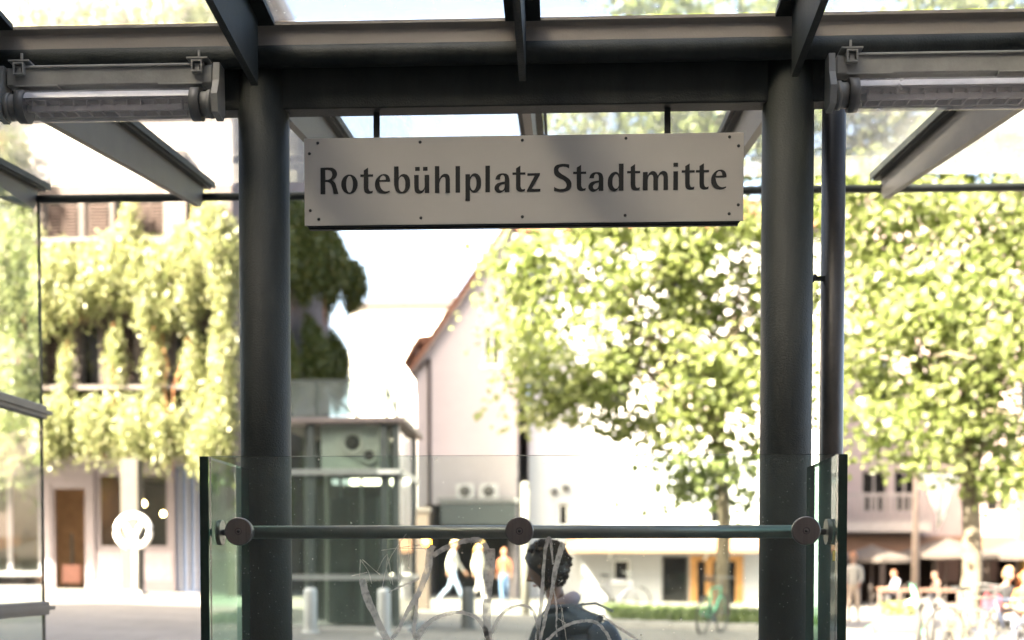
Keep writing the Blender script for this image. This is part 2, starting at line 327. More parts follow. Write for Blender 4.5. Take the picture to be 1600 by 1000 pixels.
# ------------------------------------------------------------------ tubular lamps
def lamp(xc, zc, label, ln=0.858):
    Yl = 4.90
    t = thing('tube_lamp', label, 'lamp', 'tube lamps under the edge tube', loc=(xc, Yl, zc - .06))
    h = ln / 2; r = .058
    b = B(); b.box(xc - h + .03, xc + h - .03, Yl - .012, Yl + .05, zc + .075, zc + .145, 0, .005)
    b.box(xc - h + .06, xc + h - .06, Yl - .02, Yl + .052, zc + .14, zc + .15, 0, .002)
    b.build('housing', lampgrey, t)
    for s in (-1, 1):
        b = B(); x = xc + s * (h - .012)
        b.poly_prism([(Yl - .05, zc - .045), (Yl - .06, zc + .02), (Yl - .03, zc + .08), (Yl - .02, zc + .15), (Yl + .05, zc + .15), (Yl + .06, zc - .02), (Yl + .03, zc - .055)], 'x', x - .012, x + .012)
        b.tube([(x - s * .012, Yl, zc), (x - s * .06, Yl, zc)], .046, 20); b.tube([(x - s * .02, Yl, zc), (x - s * .035, Yl, zc)], .052, 20)
        b.build('end_bracket', lampgrey, t)
        b = B(); x2 = xc + s * (h - .075)
        b.tube([(x2, Yl, zc), (x2 - s * .035, Yl, zc)], r + .004, 28); b.build('end_cap', lampdark, t)
        b = B(); x3 = xc + s * (h - .085)
        cz = zc + .135
        for (xa, xb_, za, zb_) in ((-.021, .021, .017, .023), (-.021, .021, -.023, -.017), (-.021, -.015, -.017, .017), (.015, .021, -.017, .017)):
            b.box(x3 + xa, x3 + xb_, Yl - .034, Yl - .012, cz + za, cz + zb_)
        b.box(x3 - .04, x3 + .04, Yl - .03, Yl + .06, cz + .028, cz + .034); b.box(x3 - .008, x3 + .008, Yl - .024, Yl - .012, cz - .017, cz + .006)
        b.box(x3 - .004, x3 + .004, Yl + .0, Yl + .006, cz + .034, cz + .07)
        b.build('clip', lampgrey, t)
        b = B(); x4 = xc + s * (h - .15); b.box(x4 - .085, x4 + .085, Yl - .03, Yl + .03, zc + .066, zc + .073, 0, .002); b.build('spring_plate', lampgrey, t)
    a, e = xc - h + .108, xc + h - .108
    cov = B().tube([(a, Yl, zc), (e, Yl, zc)], r, 32, cap=False).build('cover', tube_g, t)
    b = B(); vs = []; n = 12                 # reflector tray: upper part of the tube
    for x in (a, e):
        for k in range(n + 1):
            an = R(18) + R(144) * k / n; vs.append((x, Yl - math.cos(an) * (r - .006), zc + math.sin(an) * (r - .006)))
    b.add(vs, [(k, k + 1, k + 2 + n, k + 1 + n) for k in range(n)], 0, True); b.build('reflector', white_pl, t)
    b = B(); b.box(a + .004, e - .004, Yl - .036, Yl + .036, zc + .010, zc + .016); b.build('gear_tray', louvre_m, t)
    nf = 12
    for k in range(nf):
        x = a + .035 + (e - a - .07) * k / (nf - 1)
        b = B(); b.poly_prism([(Yl - .044, zc + .008), (Yl + .044, zc + .008), (Yl + .036, zc - .030), (Yl - .036, zc - .030)], 'x', x - .0022, x + .0022); b.build('louvre_fin', louvre_m, t)
    for s in (-1, 1):
        B().box(a + .03, e - .03, Yl + s * .034 - .002, Yl + s * .034 + .002, zc - .030, zc - .010).build('louvre_side', louvre_m, t)
    B().cyl((a, Yl, zc - .008), (e, Yl, zc - .008), .013, 12).build('fluorescent_tube', white_pl, t)
    return t
lamp((PX(5, 4.9) + PX(357, 4.9)) / 2, (PZ(165, 4.9, 190)), 'unlit tube lamp at upper left, left of the left post')
xl = PX(1283, 4.9); lamp(xl + .4375, (PZ(147, 4.9, 1460)), 'unlit tube lamp at upper right, beside the rain pipe')

# ------------------------------------------------------------------ name sign
YS = 5.075
sx0, sx1 = PX(479, YS), PX(1158, YS)
sz1 = (PZ(217, YS, 480) + PZ(206, YS, 1158)) / 2; sz0 = (PZ(353, YS, 484) + PZ(345, YS, 1158)) / 2
sign = thing('station_sign', 'white station name sign reading Rotebühlplatz Stadtmitte, hanging between the posts', 'sign', loc=((sx0 + sx1) / 2, YS, sz0))
panel = B().box(sx0, sx1, YS, YS + .004, sz0, sz1, 0, .0012).build('panel', sign_m, sign)
B().box(sx0 + .008, sx1 - .012, YS + .006, YS + .022, sz0 - .003, sz1 - .004, 0, .002).build('backing_box', steel, sign)
B().box(sx0 + .012, sx1 - .016, YS + .024, YS + .05, sz0 - .008, sz1 - .008, 0, .002).build('rear_panel', steel, sign)
for px in (591, 1040):
    x = PX(px, YS + .03); B().box(x - .012, x + .012, YS + .026, YS + .036, sz1 - .06, ZB0 + .01).build('hanger', steel, sign)
spx = (YS) / 2000 * 1.0009
for px, py in ((500, 223.5), (487, 240), (658, 222), (816, 219), (976, 216), (1136, 214), (1150, 228), (488, 329), (501, 342.5), (659, 340.5), (816, 338.5), (975, 336.5), (1136, 334), (1150, 320)):
    z = P(px, py, YS).z; x = PX(px, YS)
    B().lathe([(.0001, -.0035), (.004, -.003), (.0062, -.0005), (.0062, .002)], (x, YS, z), 14, axis='y').build('rivet', rivet_m, panel)
C = lambda x, y: (x, y, 0)
S = lambda x, y: (x, y, 1)
def ell(cx, cy, rx, ry, k=.9):
    return [S(cx + rx * math.cos(a), cy + ry * math.sin(a)) for a in [i * math.pi / 6 for i in range(12)]]
def rect(x0, x1, y0, y1): return [C(x0, y0), C(x1, y0), C(x1, y1), C(x0, y1)]
GL = {
 'R': (1, [[C(0,0),C(0,408),C(120,412),S(205,398),S(259,325),S(238,255),C(180,214),S(225,178),S(250,112),C(280,2),C(205,2),S(180,112),S(152,168),S(115,186),C(75,188),C(75,0)],
           [C(75,373),C(115,373),S(165,355),S(184,305),S(160,245),S(120,225),C(75,222)]]),
 'o': (1, [ell(129,150,129,150), ell(130,150,52,127)]),
 't': (1, [[C(120,403),C(52,360),C(52,298),C(-3,298),C(-3,261),C(52,261),C(52,90),S(64,30),S(105,3),C(186,8),C(195,48),S(145,43),C(122,85),C(122,261),C(198,261),C(198,298),C(120,298)]]),
 'e': (1, [[C(238,183),S(233,232),S(200,284),S(130,300),S(45,252),S(2,150),S(38,38),S(130,-1),S(190,7),C(230,25),C(234,46),S(165,34),S(115,60),S(82,118),C(70,181)],
           [C(75,208),S(92,255),S(130,276),S(163,255),C(172,212)]]),
 'b': (1, [[C(0,415),C(70,415),C(71,240),S(100,280),S(160,297),S(222,262),S(247,155),S(215,40),S(122,0),S(42,24),C(0,130)],
           [S(73,215),S(92,246),S(128,256),S(163,215),S(172,130),S(155,48),S(120,26),S(82,60),S(70,130)]]),
 'ü': (.9, [[C(0,310),C(80,310),C(80,110),S(88,62),S(118,43),S(155,58),C(182,105),C(182,310),C(261,310),C(261,0),C(186,0),C(184,66),S(150,12),S(88,-10),S(25,15),C(2,100)],
            rect(18,98,379,447), rect(155,233,379,447)]),
 'h': (.9, [[C(0,0),C(0,457),C(77,457),C(79,245),S(120,303),S(190,325),S(242,297),C(260,230),C(260,0),C(183,0),C(183,220),S(175,258),S(150,268),S(112,246),S(86,192),C(77,150),C(77,0)]]),
 'l': (.9, [rect(0,78,0,453)]),
 'p': (.9, [[C(0,-142),C(0,313),C(78,313),C(80,265),S(115,310),S(170,326),S(240,285),S(270,170),S(237,42),S(155,-4),S(110,8),C(78,40),C(78,-142)],
            [S(82,170),S(98,245),S(135,277),S(173,248),S(190,170),S(172,72),S(135,37),S(100,65)]]),
 'a': (.9, [[C(13,215),S(50,290),S(145,320),S(230,292),C(257,215),C(257,0),C(178,0),C(176,32),S(135,2),S(70,-13),S(18,20),S(0,75),S(35,140),S(100,166),C(178,178),C(178,235),S(165,275),S(135,290),S(106,268),C(95,215)],
            [C(178,142),S(115,125),S(80,75),S(90,42),S(120,30),S(158,50),C(178,95)]]),
 'z': (.9, [[C(8,314),C(224,317),C(224,282),C(84,50),C(233,48),C(231,0),C(0,-2),C(0,24),C(132,270),C(8,270)]]),
 'S': (.9, [[C(265,455),C(262,387),S(212,410),S(142,417),S(90,397),S(79,355),S(120,306),S(202,255),S(282,185),S(304,115),S(277,35),S(202,0),S(122,-8),C(4,7),C(4,80),S(62,50),S(142,43),S(200,60),S(217,110),S(182,175),S(92,225),S(17,285),S(0,355),S(22,430),S(92,460),S(182,467)]]),
 'd': (.9, [[C(270,458),C(190,458),C(189,285),S(165,312),S(118,320),S(38,268),S(0,150),S(30,28),S(95,-11),S(150,4),C(188,46),C(190,0),C(270,0)],
            [S(187,160),S(180,238),S(145,277),S(104,248),S(82,160),S(100,62),S(140,35),S(178,62)]]),
 'm': (1.063, [[C(0,0),C(0,262),C(68,264),C(69,215),S(100,258),S(145,275),S(190,255),C(215,210),S(250,258),S(300,275),S(345,250),C(361,190),C(362,0),C(297,0),C(297,180),S(287,213),S(265,225),S(237,207),C(217,165),C(217,0),C(150,0),C(150,180),S(140,212),S(118,222),S(88,205),C(69,150),C(69,0)]]),
 'i': (1.063, [rect(0,67,0,268), rect(0,67,332,390)]),
}
def glyph_mesh(ch):
    sc, cons = GL[ch]
    cu = bpy.data.curves.new('glyph', 'CURVE'); cu.dimensions = '2D'; cu.fill_mode = 'BOTH'; cu.resolution_u = 8
    for con in cons:
        sp = cu.splines.new('BEZIER'); sp.bezier_points.add(len(con) - 1); sp.use_cyclic_u = True
        for bp, (x, y, k) in zip(sp.bezier_points, con):
            bp.co = (x * sc / 10, y * sc / 10, 0); bp.handle_left_type = bp.handle_right_type = 'AUTO' if k else 'VECTOR'
    o = bpy.data.objects.new('glyph', cu); COL.objects.link(o)
    bpy.context.view_layer.update()
    me = bpy.data.meshes.new_from_object(o.evaluated_get(bpy.context.evaluated_depsgraph_get()))
    bpy.data.objects.remove(o)
    me.transform(Matrix.Scale(spx, 4)); me.transform(Matrix.Rotation(R(90), 4, 'X')); me.materials.clear(); me.materials.append(black_m)
    return me
GM = {}
zbase = sum(P(px, py, YS).z for px, py in ((504, 304.8), (772.9, 299.9), (1107, 296))) / 3
for ch, px in (('R',504),('o',536),('t',565.8),('e',588),('b',617.8),('ü',648.7),('h',680.8),('l',712.7),('p',728),('l',758.9),('a',772.9),('t',801),('z',823),
               ('S',864.7),('t',894.8),('a',918),('d',948),('t',978.2),('m',1002.4),('i',1049.4),('t',1062.4),('t',1084.5),('e',1107.6)):
    if ch not in GM: GM[ch] = glyph_mesh(ch)
    o = bpy.data.objects.new('letter', GM[ch]); COL.objects.link(o); put(o, panel); o.location = (PX(px, YS), YS - .0012, zbase)

# ------------------------------------------------------------------ glass balustrade
YG = 4.30
bx0, bx1 = PX(313, YG), PX(1323, YG); zgt = (PZ(712, YG, 320) + PZ(710.5, YG, 1310)) / 2; TH = .030
bal = thing('glass_balustrade', 'green edged glass balustrade with steel rail in front of the posts', 'balustrade', loc=((bx0 + bx1) / 2, YG, 0))
def pane_box(name, x0, x1, y0, y1, z0, z1, face_axis, gm):
    b = B(); b.box(x0, x1, y0, y1, z0, z1)
    for i in range(6):
        ax = (0, 0, 1, 1, 2, 2)[i]; b.m[i] = 0 if ax == face_axis else 1
    return b.build(name, [gm, edge_m], bal)
front = pane_box('front_pane', bx0 + TH + .004, bx1 - TH - .004, YG, YG + .021, .06, zgt, 1, pane_g)
for xa, xb in ((bx0, bx0 + TH), (bx1 - TH, bx1)):
    pane_box('side_pane', xa, xb, YG, 4.86, .06, zgt, 0, side_g)
for y in (YG + .005, 4.7):
    pass
B().box(bx0 - .03, bx1 + .03, YG - .04, YG + .06, 0, .12, 0, .006).build('base_channel', steel, bal)
for xa, xb in ((bx0 - .03, bx0 + TH + .03), (bx1 - TH - .03, bx1 + .03)):
    B().box(xa, xb, YG + .065, 4.90, 0, .12, 0, .006).build('base_channel', steel, bal)
zr = PZ(831, 4.38); YR = 4.395
def disc(c, axis, s):
    x, y, z = c; rr = .0475
    b = B(); b.lathe([(.0001, 0), (rr - .003, 0), (rr, .003), (rr, .016), (.0001, .016)] if s > 0 else [(.0001, .016), (rr, .016), (rr, .003), (rr - .003, 0), (.0001, 0)], (x, y, z), 40, axis=axis, smooth=False)
    o = b.build('clamp_disc', stainless, bal)
    b = B(); b.lathe([(.0001, -.003), (.005, -.003), (.0055, .001)], (x, y, z), 24, axis=axis); b.lathe([(.0095, .0002), (.0098, -.0012), (.0115, -.0012), (.0118, .0002)], (x, y, z), 28, axis=axis); b.build('bolt', rivet_m, o)
    return o
dpx = [375, 812, 1258]
for px in dpx:
    x = PX(px, YG); disc((x, YG - .0185, zr), 'y', 1)
    B().lathe([(.0001, .0), (.042, 0), (.042, .012), (.0001, .012)], (x, YG + .0225, zr), 32, axis='y', smooth=False).build('rear_disc', stainless, bal)
    B().cyl((x, YG + .034, zr), (x, YR, zr), .012, 12).build('standoff', stainless, bal)
B().tube([(PX(375, YG) - .02, YR, zr), (PX(1258, YG) + .02, YR, zr)], .0225, 28).build('handrail', rail_m, bal)
for s, xi in ((1, bx0 + TH), (-1, bx1 - TH)):
    b = B(); prof = [(.0001, .002), (.044, .002), (.044, .017), (.0001, .020)]
    b.lathe([(r_, s * h_) for r_, h_ in prof], (xi, YR + .02, zr), 36, axis='x', smooth=False); b.lathe([(.0001, -s * (TH + .002)), (.044, -s * (TH + .002)), (.044, -s * (TH + .016)), (.0001, -s * (TH + .016))], (xi, YR + .02, zr), 36, axis='x', smooth=False)
    b.cyl((xi + s * .018, YR + .02, zr), (xi + s * .06, YR + .005, zr), .011, 12)
    b.build('side_clamp', stainless, bal)
xk = PX(1302, 4.31); zk = PZ(866, 4.31)
B().box(bx1 - TH - .002, bx1 - TH - .0006, 4.33, 4.37, zk - .022, zk + .012).build('sticker', mat('yellow_sticker', (.7, .45, .04), .5), bal)
# scratched and painted tags on the front pane, ribbons standing 1 mm off the glass
def ribbon(b, pts, ws, jag=0.0):
    L_ = []
    # resample with Catmull-Rom
    q = [Vector((p[0], p[1])) for p in pts]; q = [q[0] * 2 - q[1]] + q + [q[-1] * 2 - q[-2]]
    ws = ws if hasattr(ws, '__len__') else [ws] * len(pts); ww = [ws[0]] + list(ws) + [ws[-1]]
    for i in range(1, len(q) - 2):
        for t in [j / 7 for j in range(7)]:
            a0, a1, a2, a3 = q[i - 1], q[i], q[i + 1], q[i + 2]
            p = .5 * ((2 * a1) + (a2 - a0) * t + (2 * a0 - 5 * a1 + 4 * a2 - a3) * t * t + (3 * a1 - a0 - 3 * a2 + a3) * t ** 3)
            L_.append((p, ww[i] * (1 - t) + ww[i + 1] * t))
    L_.append((q[-2], ww[-1]))
    vs = []
    for i, (p, wd) in enumerate(L_):
        d = L_[min(i + 1, len(L_) - 1)][0] - L_[max(i - 1, 0)][0]; d = d.normalized() if d.length else Vector((1, 0))
        nrm = Vector((-d.y, d.x)); j1, j2 = random.uniform(-jag, jag), random.uniform(-jag, jag)
        vs += [P(*(p + nrm * (wd / 2 + j1)), YG - .0012), P(*(p - nrm * (wd / 2 + j2)), YG - .0012)]
    b.add(vs, [(2 * i, 2 * i + 1, 2 * i + 3, 2 * i + 2) for i in range(len(L_) - 1)])
b = B()
for pts, ws in (
    ([(566, 904), (572, 930), (588, 965), (604, 1000), (612, 1012)], [7, 8, 7, 8, 8]),
    ([(612, 998), (622, 985), (640, 950), (655, 925), (668, 890), (672, 862), (677, 852)], [4, 4, 5, 6, 7, 8, 6]),
    ([(652, 935), (650, 960), (646, 985), (650, 998)], [3, 4, 4, 5]),
    ([(650, 998), (668, 975), (690, 962), (720, 957), (745, 966), (758, 985), (763, 1005)], [8, 5, 4, 3.5, 4, 5, 5]),
    ([(676, 868), (705, 852), (735, 844), (752, 846), (761, 862), (761, 900), (758, 950), (759, 985), (763, 1005)], [5, 5, 5, 6, 5, 4.5, 5, 5, 5]),
    ([(769, 857), (769, 890), (765, 930), (764, 975), (766, 1005)], [5.5, 6, 4, 4, 5]),
    ([(768, 990), (778, 968), (795, 951), (815, 946), (832, 953), (840, 980), (842, 1005)], [4, 3.5, 3, 2.5, 3, 3, 4]),
    ([(838, 1005), (844, 960), (848, 910), (852, 860), (857, 842), (861, 850), (864, 882)], [4, 3.5, 3.5, 3, 5, 3, 2]),
    ([(843, 1005), (853, 960), (862, 925), (867, 895), (873, 870), (880, 848)], [3, 3.5, 3.5, 5, 6, 6]),
    ([(865, 920), (870, 950), (869, 975), (870, 995)], [1.6, 1.8, 1.5, 1.2]),
    ([(852, 1003), (876, 982), (905, 971), (930, 972), (948, 990), (955, 1006)], [3, 3, 3.2, 3.2, 3, 3]),
    ([(941, 961), (962, 978), (985, 992), (1005, 1008)], [2, 2.5, 3, 3]),
    ([(607, 926), (622, 918), (645, 909), (655, 903)], [1.2, 1.6, 2.4, 3])): ribbon(b, pts, [w_ * 1.55 for w_ in ws], .6)
for x in (736, 741, 746, 750):               # drips under the arch
    ribbon(b, [(x, 846), (x + .5, 850 + random.uniform(0, 5))], [1.6, .8])
for i in range(14): ribbon(b, [(763, 862 + i * 3), (766 + random.uniform(0, 1.5), 862.5 + i * 3)], [1.3, .5])
b.build('painted_tag', scratch_m, front)
b = B()
for pts in (([(562, 902), (563, 874)]), ([(563, 874), (575, 892), (581, 912)]), ([(566, 874), (582, 888), (594, 898)]), ([(549, 900), (574, 894)]),
            ([(590, 892), (598, 875), (605, 866)]), ([(605, 866), (609, 885), (614, 914)]), ([(606, 868), (604, 890), (611, 912)]), ([(597, 918), (606, 880), (622, 852), (635, 834)]),
            ([(596, 860), (622, 856), (660, 851)]), ([(620, 857), (672, 857)]), ([(624, 848), (626, 880), (624, 912)]), ([(621, 858), (621, 885), (623, 905)]),
            ([(639, 838), (638, 870), (637, 884), (640, 889)]), ([(876, 945), (880, 965), (885, 1000)]), ([(879, 950), (878, 970), (883, 985)]), ([(872, 966), (884, 974)])):
    ribbon(b, pts, [random.uniform(.7, 1.3) for _ in pts], .15)
tag(b.build('scratches', etched('fine_scratches', (.62, .58, .52)), front), kind='stuff')
b = B()                                       # dried spatter on the glass
for i in range(70):
    px, py = random.uniform(860, 1185), random.uniform(845, 995)
    if random.random() < .35: px, py = random.uniform(470, 860), random.uniform(715, 995)
    rr = random.uniform(.35, .9) if random.random() < .9 else 1.7
    c = [P(px + rr * math.cos(a), py + rr * math.sin(a) * random.uniform(.8, 1.2), YG - .0012) for a in [k * math.pi / 3 for k in range(6)]]
    b.add(c, [tuple(range(6))])
tag(b.build('spatter', etched('dried_spatter', (.7, .67, .6)), front), kind='stuff')
# ------------------------------------------------------------------ foliage helpers
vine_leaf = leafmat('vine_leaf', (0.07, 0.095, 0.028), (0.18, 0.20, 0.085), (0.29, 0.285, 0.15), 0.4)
vine_shade = leafmat('vine_leaf_shaded', (0.030, 0.050, 0.012), (0.055, 0.075, 0.018), (0.085, 0.085, 0.024), 0.30)  # darker copy of the vine leaf, side wall shade put into its colour
plane_leaf = leafmat('plane_tree_leaf', (0.09, 0.125, 0.032), (0.17, 0.205, 0.07), (0.26, 0.28, 0.135), 0.58)
grass_leaf = leafmat('grass_blade', (0.035, 0.060, 0.012), (0.06, 0.09, 0.02), (0.10, 0.12, 0.03), 0.4)
NR = np.random.default_rng(11)
def leaves(name, C_, size, m, parent=None, droop=0.3, aspect=0.7, tones=None, kind='stuff', sunny=.75):
    """one folded kite per centre: base, left, tip, right"""
    C_ = np.asarray(C_, float); n = len(C_)
    nn = NR.normal(size=(n, 3)) * .75 + np.array(SUN)[None, :] * sunny; nn /= np.linalg.norm(nn, axis=1)[:, None]
    ax = NR.normal(size=(n, 3)); ax[:, 2] -= droop * 2.2; ax -= nn * np.sum(ax * nn, axis=1)[:, None]; ax /= np.linalg.norm(ax, axis=1)[:, None] + 1e-9
    sd_ = np.cross(ax, nn)
    up = np.cross(sd_, ax); L_ = (size * NR.uniform(.6, 1.35, n))[:, None]; W_ = L_ * aspect * .5
    v = np.empty((n, 4, 3)); v[:, 0] = C_ - ax * L_ * .5; v[:, 2] = C_ + ax * L_ * .5
    v[:, 1] = C_ + sd_ * W_ + up * L_ * .12 - ax * L_ * .05; v[:, 3] = C_ - sd_ * W_ + up * L_ * .12 - ax * L_ * .05
    me = bpy.data.meshes.new(name); me.vertices.add(4 * n); me.vertices.foreach_set('co', v.reshape(-1))
    me.loops.add(4 * n); me.loops.foreach_set('vertex_index', np.arange(4 * n, dtype=np.int32))
    me.polygons.add(n); me.polygons.foreach_set('loop_start', np.arange(0, 4 * n, 4, dtype=np.int32))
    me.update(calc_edges=True)
    t = NR.beta(2, 2, n) if tones is None else np.clip(tones, 0, 1)
    at = me.attributes.new('tone', 'FLOAT', 'FACE'); at.data.foreach_set('value', t.astype(np.float32))
    me.materials.append(m); o = bpy.data.objects.new(name, me); COL.objects.link(o)
    if parent is not None: put(o, parent)
    if kind: o['kind'] = kind
    return o
def hang(blobs, per=9, strands=60, ln=(.3, 1.1), depth=.5, out=(0, -1, 0)):
    """drooping sprays that start inside ellipsoids (centre, rx, rz, weight)"""
    pts = []
    o = Vector(out)
    for c, rx, rz, wt in blobs:
        for _ in range(int(strands * wt)):
            a = random.uniform(0, 6.283); q = math.sqrt(random.random())
            tang = Vector((-o.y, o.x, 0)); b0 = Vector(c) + tang * (rx * q * math.cos(a)) + Vector((0, 0, rz * q * math.sin(a))) + o * (depth * random.random() * (1.15 - q * q))
            l = random.uniform(*ln); sway = random.uniform(-.25, .25)
            for k in range(per):
                t = k / per; pts.append(b0 + Vector((tang.x * sway * t, tang.y * sway * t, -l * t)) + o * (.12 * math.sin(t * 3)) + Vector((random.gauss(0, .055), random.gauss(0, .055), random.gauss(0, .03))))
    return pts
bark = mat('plane_bark', (0.045, 0.034, 0.022), 0.85, 0, .3, 3.2, .3, 30, col2=(0.15, 0.135, 0.10))
bark_d = mat('branch_bark', (0.11, 0.09, 0.06), 0.9, 0, .3, 8, .2, 40)
stem_m = mat('vine_stem', (0.28, 0.12, 0.05), 0.8, 0, .3, 8)

# ------------------------------------------------------------------ windows and wall helpers
frame_white = mat('window_frame_white', (0.62, 0.60, 0.58), .5)
frame_beige = mat('window_frame_beige', (.20, .17, .155), .6)
frame_dark = mat('window_frame_dark', (0.05, 0.045, 0.04), .5)
blind_m = mat('blind_slats', (0.055, 0.038, 0.033), .5, 0, .2, 3)
def window(par, x0, x1, z0, z1, Y, fm, gm=None, blind=False, mull=0, sill=None, fw=.07):
    b = B(); d0, d1 = Y - .05, Y + .05
    b.box(x0, x0 + fw, d0, d1, z0, z1); b.box(x1 - fw, x1, d0, d1, z0, z1); b.box(x0 + fw, x1 - fw, d0, d1, z0, z0 + fw); b.box(x0 + fw, x1 - fw, d0, d1, z1 - fw, z1)
    for k in range(mull):
        x = x0 + (x1 - x0) * (k + 1) / (mull + 1); b.box(x - fw / 2, x + fw / 2, d0 + .005, d1 - .005, z0 + fw, z1 - fw)
    w_ = b.build('window', fm, par)
    B().box(x0 + fw, x1 - fw, Y + .012, Y + .02, z0 + fw, z1 - fw).build('pane', gm or win_dark, w_)
    if blind:
        b = B(); z = z0 + fw + .02
        while z < z1 - fw - .02:
            b.add([(x0 + fw + .01, Y - .12, z), (x1 - fw - .01, Y - .12, z), (x1 - fw - .01, Y - .065, z + .055), (x0 + fw + .01, Y - .065, z + .055)], [(0, 1, 2, 3)]); z += .09
        tag(b.build('blind', blind_m, w_), kind='stuff')
    if sill: B().box(x0 - .1, x1 + .1, Y - .2, Y - .06, z0 - .1, z0 - .01).build('sill', sill, w_)
    return w_
def wall_holes(b, x0, x1, z0, z1, Y, th, holes, mi=0):
    """front wall at y=Y..Y+th made of boxes round rectangular openings"""
    xs_ = sorted({x0, x1, *[h[0] for h in holes], *[h[1] for h in holes]}); zs_ = sorted({z0, z1, *[h[2] for h in holes], *[h[3] for h in holes]})
    for i in range(len(xs_) - 1):
        run = None
        for j in range(len(zs_) - 1):
            cx, cz = (xs_[i] + xs_[i + 1]) / 2, (zs_[j] + zs_[j + 1]) / 2
            solid = not any(h[0] < cx < h[1] and h[2] < cz < h[3] for h in holes)
            if solid: run = zs_[j] if run is None else run
            if run is not None and (not solid or j == len(zs_) - 2):
                b.box(xs_[i], xs_[i + 1], Y, Y + th, run, zs_[j + 1] if solid else zs_[j], mi); run = None

# ------------------------------------------------------------------ vine covered building, left
YV = 36.0
def V(px, py): return P(px, py, YV)
vz = lambda py: PZ(py, YV, 200)
vx = lambda px: PX(px, YV)
plaster_v = mat('pale_pink_render', (0.50, 0.44, 0.41), .85, 0, .1, 1.5, .15, 30)
shopgrey = mat('shopfront_lilac_grey', (0.19, 0.17, 0.19), .6, 0, .08, 2)
brown_in = mat('interior_brown', (0.30, 0.15, 0.07), .7, 0, .3, 2)
concrete = mat('grey_concrete', (0.30, 0.29, 0.275), .85, 0, .12, 2, .15, 20)
bx_r = vx(366); bx_l = -26.0
gl = G(-12, YV); YQ = 38.6
qz = lambda py: PZ(py, YQ, 200)
qx = lambda px: PX(px, YQ)
vb = thing('vine_covered_building', 'tall pale building overgrown with climbing vines, shop at street level, far left', 'building', loc=(bx_r, YV, gl))
holes = []
upw = [(72, 112, 505, 600), (130, 160, 505, 605), (165, 215, 500, 600), (222, 262, 500, 600), (275, 330, 510, 610),
       (75, 130, 312, 372), (138, 178, 312, 372), (184, 205, 312, 372), (212, 262, 312, 372), (305, 345, 312, 372),
       (-80, -30, 505, 600), (-20, 50, 505, 600), (-80, -20, 312, 372), (-5, 60, 312, 372),
       (75, 140, 70, 150), (165, 235, 70, 150), (262, 330, 70, 150)]
for a, c, d, e in upw: holes.append((vx(a), vx(c), vz(e), vz(d)))
door = (qx(80), qx(137), gl - .02, qz(757)); shop = (qx(148), qx(268), gl + .35, qz(735)); blue = (qx(274), qx(318), gl - .02, qz(728)); far_l = (qx(-90), qx(66), gl + .2, qz(735))
holes += [door, shop, blue, far_l]
b = B(); wall_holes(b, bx_l, bx_r - .31, gl - .5, vz(714), YQ, .3, [h for h in holes if h in (door, shop, blue, far_l)], 1); b.box(bx_l, bx_r - .31, YV + .31, YV + 5, vz(713.5), vz(707), 1)
zs1 = vz(288); uph = [h for h in holes if h not in (door, shop, blue, far_l)]
wall_holes(b, bx_l, bx_r, vz(712), zs1, YV, .3, [h for h in uph if h[2] < zs1], 2)
wall_holes(b, bx_l, bx_r, zs1, 19.0, YV, .3, [h for h in uph if h[2] > zs1], 0)
b.box(bx_r - .3, bx_r, YV + .31, 51, gl - .5, 19.0, 2); b.box(bx_l, bx_r - .31, YV + 6.5, YV + 6.7, gl - .5, 19.0, 0); b.box(bx_l, bx_l + .3, YV + .31, YV + 5, gl - .5, 19.0)
b.build('wall', [plaster_v, shopgrey, mat('brown_cladding', (.040, .030, .027), .8, 0, .2, 2)], vb)
B().box(bx_l - .3, bx_r + .3, YV - .3, 51.3, 19.0, 19.5).build('roof', concrete, vb)
for z0, z1 in ((vz(612), vz(606)), (vz(384), vz(378)), (vz(160), vz(154))):
    B().box(bx_l, bx_r, YV - .55, YV - .01, z0, z1).build('planter_ledge', mat('ledge_dark', (.07, .06, .055), .8), vb)
B().box(vx(266), vx(300), YV - .32, YV - .01, vz(372), vz(240)).build('pillar', mat('dark_brown_pillar', (.06, .045, .04), .7), vb)
for i, (a, c, d, e) in enumerate(upw):
    window(vb, vx(a) + .002, vx(c) - .002, vz(e) + .002, vz(d) - .002, YV + .14, frame_dark, blind=(i % 3 != 1), mull=1 if c - a > 45 else 0)
# shop interior: back wall, floor and warm wood
b = B(); b.box(bx_l + .4, qx(143), YQ + 3.4, YQ + 3.6, gl, qz(745)); b.box(qx(143), bx_r - .4, YQ + 3.41, YQ + 3.6, gl, qz(745), 1); b.box(bx_l + .4, bx_r - .4, YQ + .32, YQ + 3.39, gl - .3, gl + .01)
b.box(bx_l + .4, bx_r - .4, YQ + .32, YQ + 3.39, qz(733), qz(728), 1); b.box(qx(142), qx(144), YQ + .32, YQ + 3.38, gl + .02, qz(740)); b.build('shop_interior', [brown_in, mat('interior_dark', (.05, .06, .055), .8)], vb)
dr = B(); x0, x1, z0, z1 = door
dr.box(x0, x0 + .09, YQ + .05, YQ + .2, z0, z1); dr.box(x1 - .09, x1, YQ + .05, YQ + .2, z0, z1); dr.box(x0 + .09, x1 - .09, YQ + .05, YQ + .2, z1 - .12, z1)
dr = dr.build('door_frame', shopgrey, vb)
B().box(x1 - .16, x1 - .11, YQ + .25, YQ + 1.2, z0 + .05, z1 - .15).build('door_leaf', mat('door_wood', (.22, .09, .035), .6), vb)
window(vb, shop[0] + .002, shop[1] - .002, shop[2] + .9, shop[3] - .002, YQ + .14, shopgrey, shop_g, mull=1, fw=.16)
B().box(shop[0] + .002, shop[1] - .002, YQ + .06, YQ + .2, shop[2], shop[2] + .89).build('plinth_panel', mat('lilac_panel', (.27, .245, .27), .6), vb)
